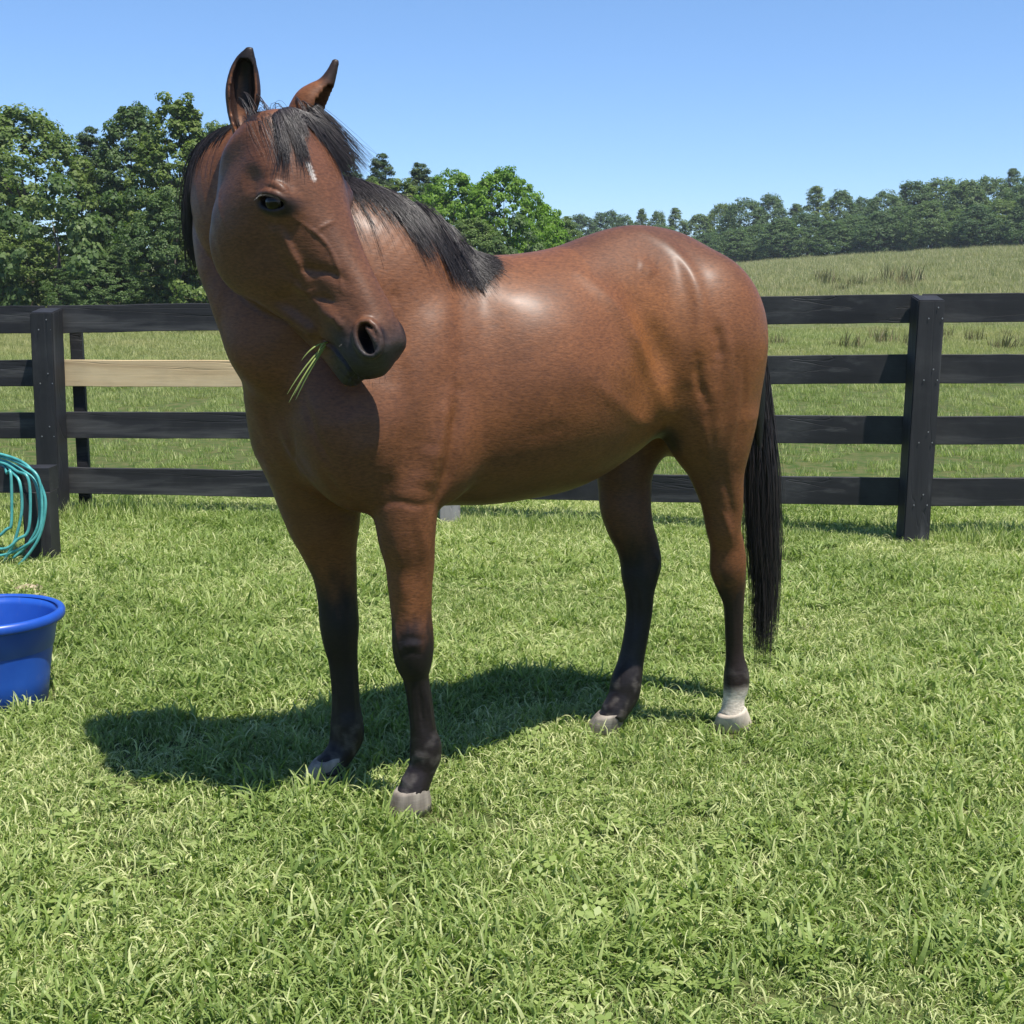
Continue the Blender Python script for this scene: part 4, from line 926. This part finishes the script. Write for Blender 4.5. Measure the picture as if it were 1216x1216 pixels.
# ------------------------------------------------------------------ trees
def leaf_mat(name,dark,mid,light,trans=.3):
    m,t,b=material(name,.55,.3); a=nd(t,'ShaderNodeAttribute',attribute_name='tint'); oi=t.nodes.new('ShaderNodeObjectInfo'); c=ramp(t,a.outputs[2],[(.05,dark),(.5,mid),(.95,light)]); c=mix(t,0. if name=='bright_leaves' else 1.,c,ramp(t,oi.outputs['Random'],[(0.,(.72,.80,.85)),(.5,(1.,1.,.95)),(1.,(1.28,1.18,.85))]),'MULTIPLY')
    t.links.new(c,b.inputs['Base Color']); tr=t.nodes.new('ShaderNodeBsdfTranslucent'); t.links.new(mix(t,1.,c,(1.0,1.2,.5),'MULTIPLY'),tr.inputs[0]); ms=t.nodes.new('ShaderNodeMixShader'); ms.inputs[0].default_value=trans
    t.links.new(b.outputs[0],ms.inputs[1]); t.links.new(tr.outputs[0],ms.inputs[2]); t.links.new(ms.outputs[0],t.nodes['Material Output'].inputs[0]); return m
m_leafA=leaf_mat('deciduous_leaves',(.042,.082,.022),(.105,.165,.046),(.21,.27,.10),.42)
m_leafB=leaf_mat('bright_leaves',(.05,.12,.014),(.14,.26,.026),(.25,.38,.055),.45)
m_leafC=leaf_mat('pine_needles',(.030,.062,.026),(.065,.108,.045),(.12,.165,.07),.35)
m_leafD=leaf_mat('distant_leaves',(.050,.095,.035),(.105,.165,.060),(.18,.245,.10),.42)
m_bark,t,b=material('tree_bark',.9,.1); t.links.new(ramp(t,noise(t,8,6,stretch=(1,1,.2)),[(.3,(.06,.045,.035)),(.7,(.17,.14,.11))]),b.inputs['Base Color']); bump(t,b,noise(t,14,5,stretch=(1,1,.2)),.6,.03)
def trunkmesh(h,r,limbs,rng,top=.85):
    Ps=[];Rs=[]
    n=10; z=np.linspace(-.2,h*top,n); P=np.stack([np.cumsum(rng.normal(size=n))*.012*h,np.cumsum(rng.normal(size=n))*.012*h,z],1); Ps.append(P); Rs.append(np.linspace(r,r*.15,n)*(1+.5*np.exp(-np.linspace(0,8,n))))
    for (p,) in limbs:
        k=rng.integers(3,n-2); a=P[k]; mid=(a+p)/2+np.array([0,0,-.05*h]); t_=np.linspace(0,1,n)[:,None]; Ps.append((1-t_)**2*a+2*t_*(1-t_)*mid+t_*t_*p); Rs.append(np.linspace(r*.38,r*.06,n))
    V,Q,_=strands(np.array(Ps),np.array(Rs),7); return V,Q
def crown(seed,h,wd,nc,nl,leaf,z0=.12,kind='round',up=.55):
    """leaf faces grouped in clumps that hang on an uneven crown"""
    r=np.random.default_rng(seed); cs=[]; 
    lob=[(r.uniform(0,6.28),r.uniform(.15,.9),r.uniform(.55,1.1)) for _ in range(9)]
    while len(cs)<nc:
        zz=r.uniform(0,1)**.85; a=r.uniform(0,6.283)
        if kind=='pine': prof=(1-zz)**.6*(.78+.22*math.sin(zz*23+a))+.05
        elif kind=='round': prof=math.sqrt(max(0,1-((zz-.42)/.60)**2))
        else: prof=math.sqrt(max(0,1-((zz-.35)/.67)**2))*(1-.25*zz)
        bul=1+.30*sum(s*math.exp(-((math.cos(a-p)-1)**2)*3-((zz-q_)/.22)**2) for p,q_,s in lob)-.15
        rr=prof*wd/2*bul*(r.uniform(.25,1)**.35)
        cs.append((rr*math.cos(a),rr*math.sin(a),h*(z0+(1-z0)*zz*(.93+.10*r.uniform())),prof))
    C=np.array([c[:3] for c in cs]); ctr=np.array([0,0,h*(z0+.4*(1-z0))]); V=[];T=[]
    cr=r.uniform(.5,1.3,nc)*wd*(.085 if nc<200 else .074 if h>10 else .056)
    k=r.integers(0,nc,nl*nc); o=r.normal(size=(nl*nc,3)); o/=np.linalg.norm(o,axis=1)[:,None]; rad=cr[k]*r.uniform(.35,1,nl*nc)**.5
    if kind=='pine': o=o*np.array([1.2,1.2,.6])
    else: o=o*np.array([1.15,1.15,.72])
    p=C[k]+o*rad[:,None]; outv=(C[k]-ctr); outv/=np.linalg.norm(outv,axis=1)[:,None]+1e-9
    nrm_=o*.8+outv*.5+np.array([0,0,up])+r.normal(size=p.shape)*.45; nrm_/=np.linalg.norm(nrm_,axis=1)[:,None]
    a=np.cross(nrm_,r.normal(size=p.shape)); a/=np.linalg.norm(a,axis=1)[:,None]; b_=np.cross(nrm_,a); s=leaf*r.uniform(.6,1.3,len(p))[:,None]
    if kind=='pine': a=a*1.5; b_=b_*.45
    V=np.stack([p-a*s*.5,p+b_*s*.38,p+a*s*.5,p-b_*s*.38],1).reshape(-1,3); Q=np.arange(len(V)).reshape(-1,4)
    tc=r.uniform(.2,.8,nc)[k]*.6+r.uniform(0,.4,len(p)); return V,Q,np.repeat(np.clip(tc,0,1),4),C
TV={}
def tree_proto(key,seed,h,wd,nc,nl,leaf,kind,mat,z0=.1):
    V,Q,c,C=crown(seed,h,wd,nc,nl,leaf,z0,kind); me=bpy.data.meshes.new('crown'); rng=np.random.default_rng(seed)
    me.vertices.add(len(V)); me.vertices.foreach_set('co',V.astype(np.float32).ravel()); me.loops.add(Q.size); me.loops.foreach_set('vertex_index',Q.astype(np.int32).ravel()); me.polygons.add(len(Q)); me.polygons.foreach_set('loop_start',np.arange(0,Q.size,4,dtype=np.int32)); me.update(calc_edges=True)
    a=me.attributes.new('tint','FLOAT_COLOR','POINT'); a.data.foreach_set('color',np.stack([c,c,c,np.ones_like(c)],1).astype(np.float32).ravel()); me.materials.append(mat)
    lim=[(C[i]*np.array([.7,.7,.95]),) for i in rng.integers(0,len(C),9)]; tv,tq=trunkmesh(h,h*.024,lim,rng,.9 if kind=='pine' else .7); mt=bpy.data.meshes.new('trunk'); mt.from_pydata(tv.tolist(),[],tq.tolist()); mt.update(); mt.materials.append(m_bark); mt.polygons.foreach_set('use_smooth',[True]*len(mt.polygons)); TV[key]=(me,mt,h,wd)
def tree(name,key,x,y,top_z,width,rz,label,cat='tree',group=None,z=None):
    me,mt,h,wd=TV[key]; z=terr(x,y) if z is None else z; r=empty(name,(x,y,z),rz); sx=width/wd; sz=(top_z-z)/h
    for n_,m_ in (('trunk',mt),('crown',me)): o=bpy.data.objects.new(n_,m_); link(o,r); o.scale=(sx,sx,sz)
    tag(r,label,cat,group); return r
TQ=1.
tree_proto('n1',11,7.5,5.0,620,int(60*TQ),.13,'round',m_leafA); tree_proto('n2',12,7.5,4.2,560,int(60*TQ),.125,'oval',m_leafA); tree_proto('n3',13,7.5,3.6,520,int(60*TQ),.125,'oval',m_leafA)
tree_proto('b1',14,6,4.6,440,int(60*TQ),.14,'round',m_leafB); tree_proto('p1',15,8,3.4,330,int(50*TQ),.15,'pine',m_leafC); tree_proto('s1',16,3,3.0,60,int(90*TQ),.14,'round',m_leafA,.02)
for i in range(4): tree_proto('f%d'%i,30+i,12,8.5,520,int(34*TQ),.30,'round' if i%2 else 'oval',m_leafD,-.02)
for i in range(2): tree_proto('q%d'%i,40+i,13,6,300,int(34*TQ),.30,'pine',m_leafD,.12)
def pt(px,py,Y): a=atY(px,py,Y); return a[0],a[2]
NT=[ # px, top py, depth, width px, proto, name, label, group
 (22,132,42,175,'n1','maple_tree','broad leafy tree at the far left, its crown left of the sky notch'),
 (-165,140,44,190,'n1','maple_tree','leafy tree well outside the left edge of the picture'),
 (-270,150,46,190,'n3','maple_tree','outermost leafy tree beyond the left edge of the picture'),
 (-60,150,46,190,'n2','maple_tree','leafy tree cut by the left edge of the picture'),
 (104,150,44,95,'p1','pine_tree','slender spired tree between the broad left tree and the tall pair'),
 (158,128,42,110,'n2','maple_tree','tall rounded leafy tree left of the pair beside the mane'),
 (212,116,40,115,'n3','maple_tree','tallest leafy tree with a loose top just left of the horse\'s mane'),
 (262,150,45,110,'n1','maple_tree','leafy tree standing behind the horse\'s poll and mane'),
 (320,165,46,110,'n2','maple_tree','leafy tree hidden behind the horse\'s forehead'),
 (372,172,52,90,'p1','pine_tree','dark pine hidden mostly behind the horse\'s right ear'),
 (412,176,56,75,'p1','pine_tree','dark pine rising right beside the horse\'s forehead'),
 (452,182,60,70,'p1','pine_tree','pointed dark pine above the horse\'s mane'),
 (497,193,58,80,'p1','pine_tree','dark pine left of the bright green trees'),
 (478,215,52,80,'n3','maple_tree','darker leafy tree in front of the pointed pines above the mane'),
 (395,205,54,95,'n1','maple_tree','leafy tree showing between the horse\'s forehead and the dark pines'),
 (436,216,53,90,'n2','maple_tree','rounded leafy tree low behind the horse\'s mane, left of the bright green group'),
 (508,222,51,85,'n3','maple_tree','leafy tree tucked between the dark pine and the bright green trees'),
 (665,258,60,70,'n1','maple_tree','low leafy tree just right of the bright green group'),
 (540,206,47,90,'b1','birch_tree','bright green leafy tree, left one of the bright group above the withers'),
 (592,202,46,95,'b1','birch_tree','bright green leafy tree, tallest of the bright group above the horse\'s back'),
 (632,238,48,62,'b1','birch_tree','low bright green tree at the right end of the bright group'),
]
for i,(px,py,Y,wp,key,nm,lb) in enumerate(NT):
    x,z=pt(px,py,Y); tree(nm,key,x,Y,z,wp*Y/1600,i*1.7,lb,group='trees along the left of the pasture')
ORD=['first','second','third','fourth','fifth','sixth','seventh','eighth','ninth','tenth','eleventh','twelfth','thirteenth','fourteenth','fifteenth','sixteenth','seventeenth','eighteenth','nineteenth','twentieth','twenty-first','twenty-second','twenty-third','twenty-fourth','twenty-fifth','twenty-sixth']
# understorey that closes the wood below
SB=[(10,262,38,90),(62,218,37,110),(118,300,36.5,80),(150,235,38,95),(205,225,37,90),(236,290,36.5,70),(262,215,39,80),(-40,240,38,100),(330,230,42,100),(400,230,45,90),(445,245,48,80),(500,250,46,80),(560,262,44,80),(610,262,44,70),(655,275,50,70),(425,262,47,90),(380,250,45,90)]
for i,(px,py,Y,wp) in enumerate(SB):
    x,z=pt(px,py,Y); tree('leafy_shrub','s1' if i%2 else 'n1',x,Y,z,wp*Y/1600*1.2,i*2.1,'low leafy shrub at the foot of the tree line, %s from the left'%ORD[sum(q[0]<px for q in SB)],'shrub','understorey shrubs below the tree line')
FT=[(655,262,1,44),(690,256,0,40),(722,252,3,38),(742,257,1,26),(762,248,4,24),(782,252,0,24),(802,246,5,26),(830,256,2,36),(858,243,3,30),(886,238,1,40),(916,232,0,40),(946,242,4,34),(970,220,5,34),(1000,228,2,36),(1026,236,3,34),(1052,229,1,40),(1084,217,0,52),(1120,214,1,54),(1150,216,2,46),(1176,212,3,44),(1203,199,5,30),(1232,208,1,50),(1265,205,0,55),(1310,208,1,55),(1355,202,2,55)]
for i,(px,py,k,wp) in enumerate(FT):
    Y=np.interp(px,[650,870,1230],[150,135,116])+(i%3)*3; x,z=pt(px,py,Y); key=('f%d'%k) if k<4 else ('q%d'%(k-4))
    sp_=k>=4
    tree('pine_tree' if sp_ else 'oak_tree',key,x,Y,z,wp*1.35*Y/1600,i*1.3,{4:'slim distant pine on the skyline, %s tree from the right'%ORD[sum(q[0]>px for q in FT)],5:'dark distant pine on the skyline, %s tree from the right'%ORD[sum(q[0]>px for q in FT)]}[k] if sp_ else 'distant leafy tree on the woodland skyline, %s tree from the right'%ORD[sum(q[0]>px for q in FT)],group='woodland trees beyond the meadow')
for i in range(26):
    px=640+i*29; by=np.interp(px,[650,900,1216],[322,316,292]); Y=np.interp(px,[650,870,1230],[138,122,108])+(i%2)*4; x,z=pt(px,by-np.interp(px,[650,900,1000,1216],[30,38,44,50])-(i*37%17),Y); tree('oak_tree','f%d'%(i%4),x,Y,z,46*1.25*Y/1600,i*2.3,'low front-row tree at the far meadow edge, %s from the right'%ORD[25-i],'tree','front row of the far woodland')

# ------------------------------------------------------------------ summer haze over the meadow
if True:
    V,F=box(-190,190,-12,185,-2.0,22.0); mh=bpy.data.materials.new('haze'); mh.use_nodes=True; t=mh.node_tree; t.nodes.remove(t.nodes['Principled BSDF'])
    pv=nd(t,'ShaderNodeVolumePrincipled'); pv.inputs['Color'].default_value=(.80,.88,1,1); pv.inputs['Density'].default_value=.0005; pv.inputs['Anisotropy'].default_value=.2; t.links.new(pv.outputs[0],t.nodes['Material Output'].inputs['Volume'])
    hz_=mobj('haze',V,F,mh); tag(hz_,kind='stuff')
